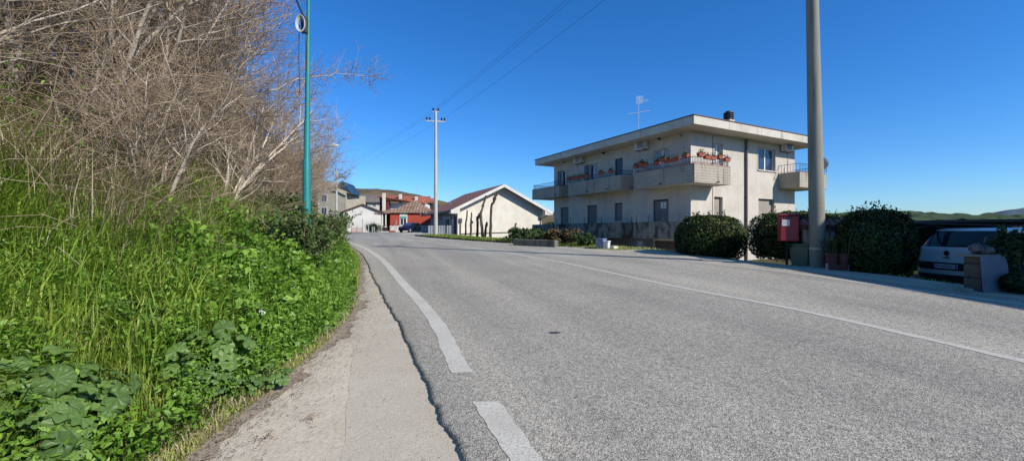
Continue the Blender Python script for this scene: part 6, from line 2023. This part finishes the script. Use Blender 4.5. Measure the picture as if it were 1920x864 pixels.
# ivy and bramble leaves creeping among the stems
P, d = bank_pts(4200, 2.6, 24, 2.4, 9, .85, 1.15)
k = dens(P, 1.5, 21) > .40; P = P[k]
rep = 20; PP = np.repeat(P, rep, 0); n = len(PP)
PP = PP + np.stack([rng.normal(0, .16, n), rng.normal(0, .16, n), rng.gamma(1.6, .30, n)], 1)
nr = rng.normal(size=(n, 3)) + np.array([.3, -.3, .7]); nr /= np.linalg.norm(nr, axis=1)[:, None]
v, q, t = leaf_cards(PP, nr, rng.uniform(.03, .085, n), np.clip(rng.normal(.5, .22, n), 0, 1), .4)
tag(fast_quads('bramble_leaves', v, q, M_WEED, None, t), kind='stuff')

# green shrubs round the foot of the teal pole
M_SHRUBG = leaf_mat('shrub_leaves', [(0, (0.04, 0.07, 0.02)), (0.6, (0.10, 0.15, 0.045)), (1, (0.20, 0.23, 0.09))], .25, .5, .3)
def loose_shrub(px, py, Y, w, h, label, n, seed, mat):
    r = np.random.default_rng(seed); p = at(px, py, Y); x, y = p.x, Y
    root = empty('green_shrub', (x, y, gz(x, y)), 0, label, 'shrub')
    stems, parts = [], []
    for i in range(38):
        a = r.uniform(0, 6.28); s = np.linspace(0, 1, 6)
        R_ = w * .5 * r.uniform(.3, 1); H = h * r.uniform(.6, 1.1)
        P = np.stack([R_ * s ** 1.4 * math.cos(a), R_ * s ** 1.4 * math.sin(a), H * s ** .8], 1) + r.normal(0, .03, (6, 3))
        stems.append((P, np.linspace(.014, .004, 6)))
        m_ = n // 38
        tt = r.random(m_) ** .6 * 5; i0 = np.minimum(tt.astype(int), 4); f = (tt - i0)[:, None]
        LP = P[i0] * (1 - f) + P[i0 + 1] * f + r.normal(0, .10, (m_, 3))
        LP[:, 2] = np.maximum(LP[:, 2], .02)
        parts.append(leaf_cards(LP, r.normal(size=(m_, 3)) + np.array([.2, -.2, .6]), r.uniform(.04, .09, m_), np.clip(r.normal(.45, .22, m_), 0, 1)))
    v, q, t = merge(parts); fast_quads('foliage', v, q, mat, root, t)
    v, q = tubes_np(stems, 4); fast_quads('stems', v, q, M_TWIG, root)
loose_shrub(612, 430, 13.5, 1.7, 1.05, 'dark green shrub standing at the right of the teal pole', 4200, 41, M_SHRUBG)
loose_shrub(566, 430, 7.9, 1.5, 1.15, 'dark green shrub covering the foot of the teal pole', 3600, 42, M_SHRUBG)
loose_shrub(535, 430, 12.6, 1.6, 1.0, 'grey green shrub left of the teal pole', 3200, 43, M_SHRUBG)
loose_shrub(628, 430, 17.5, 1.8, 1.2, 'shrub hiding the bend beyond the teal pole', 3600, 44, M_SHRUBG)

# grass on the right-hand verge behind the kerb, and tufts along the right edge
parts = []
def verge_grass(n, y0, y1, d0, d1, h0, h1, dryf):
    y = rng.uniform(y0, y1, n); x = x_right(y) + (d0 + (d1 - d0) * rng.random(n)) / .88
    P = np.stack([x, y, ground(x, y)], 1)
    k = rng.random(n) < .35 + .65 * dens(P, .8, 4); P = P[k]; m_ = len(P)
    parts.append(blades(P, rng.uniform(h0, h1, m_), rng.uniform(.012, .028, m_), rng.uniform(.2, 1.2, m_), rng.uniform(0, 6.28, m_), np.where(rng.random(m_) < dryf, rng.uniform(.85, 1, m_), rng.uniform(.05, .6, m_))))
verge_grass(26000, 20.5, 34.3, .3, 3.0, .08, .30, .2)
verge_grass(9000, 17.6, 22, .5, 3.0, .05, .18, .45)
verge_grass(3500, 6.5, 11, 1.3, 2.6, .04, .16, .4)
verge_grass(1500, 12, 17, 1.6, 2.2, .03, .12, .5)
v, q, t = merge(parts)
tag(fast_quads('verge_grass', v, q, M_GRASS, None, t), kind='stuff')
# bushes beyond the gable, seen in the gap before the apartment house
p = at(1022, 425, 46)
hedge('far_bush', 'dull bush in the gap between the cream gable and the apartment house', 'bush', (p.x + 1.2, 46, .2), (4.2, 3, 2.2), 2500, 2.1, .22, 51, gold=0)
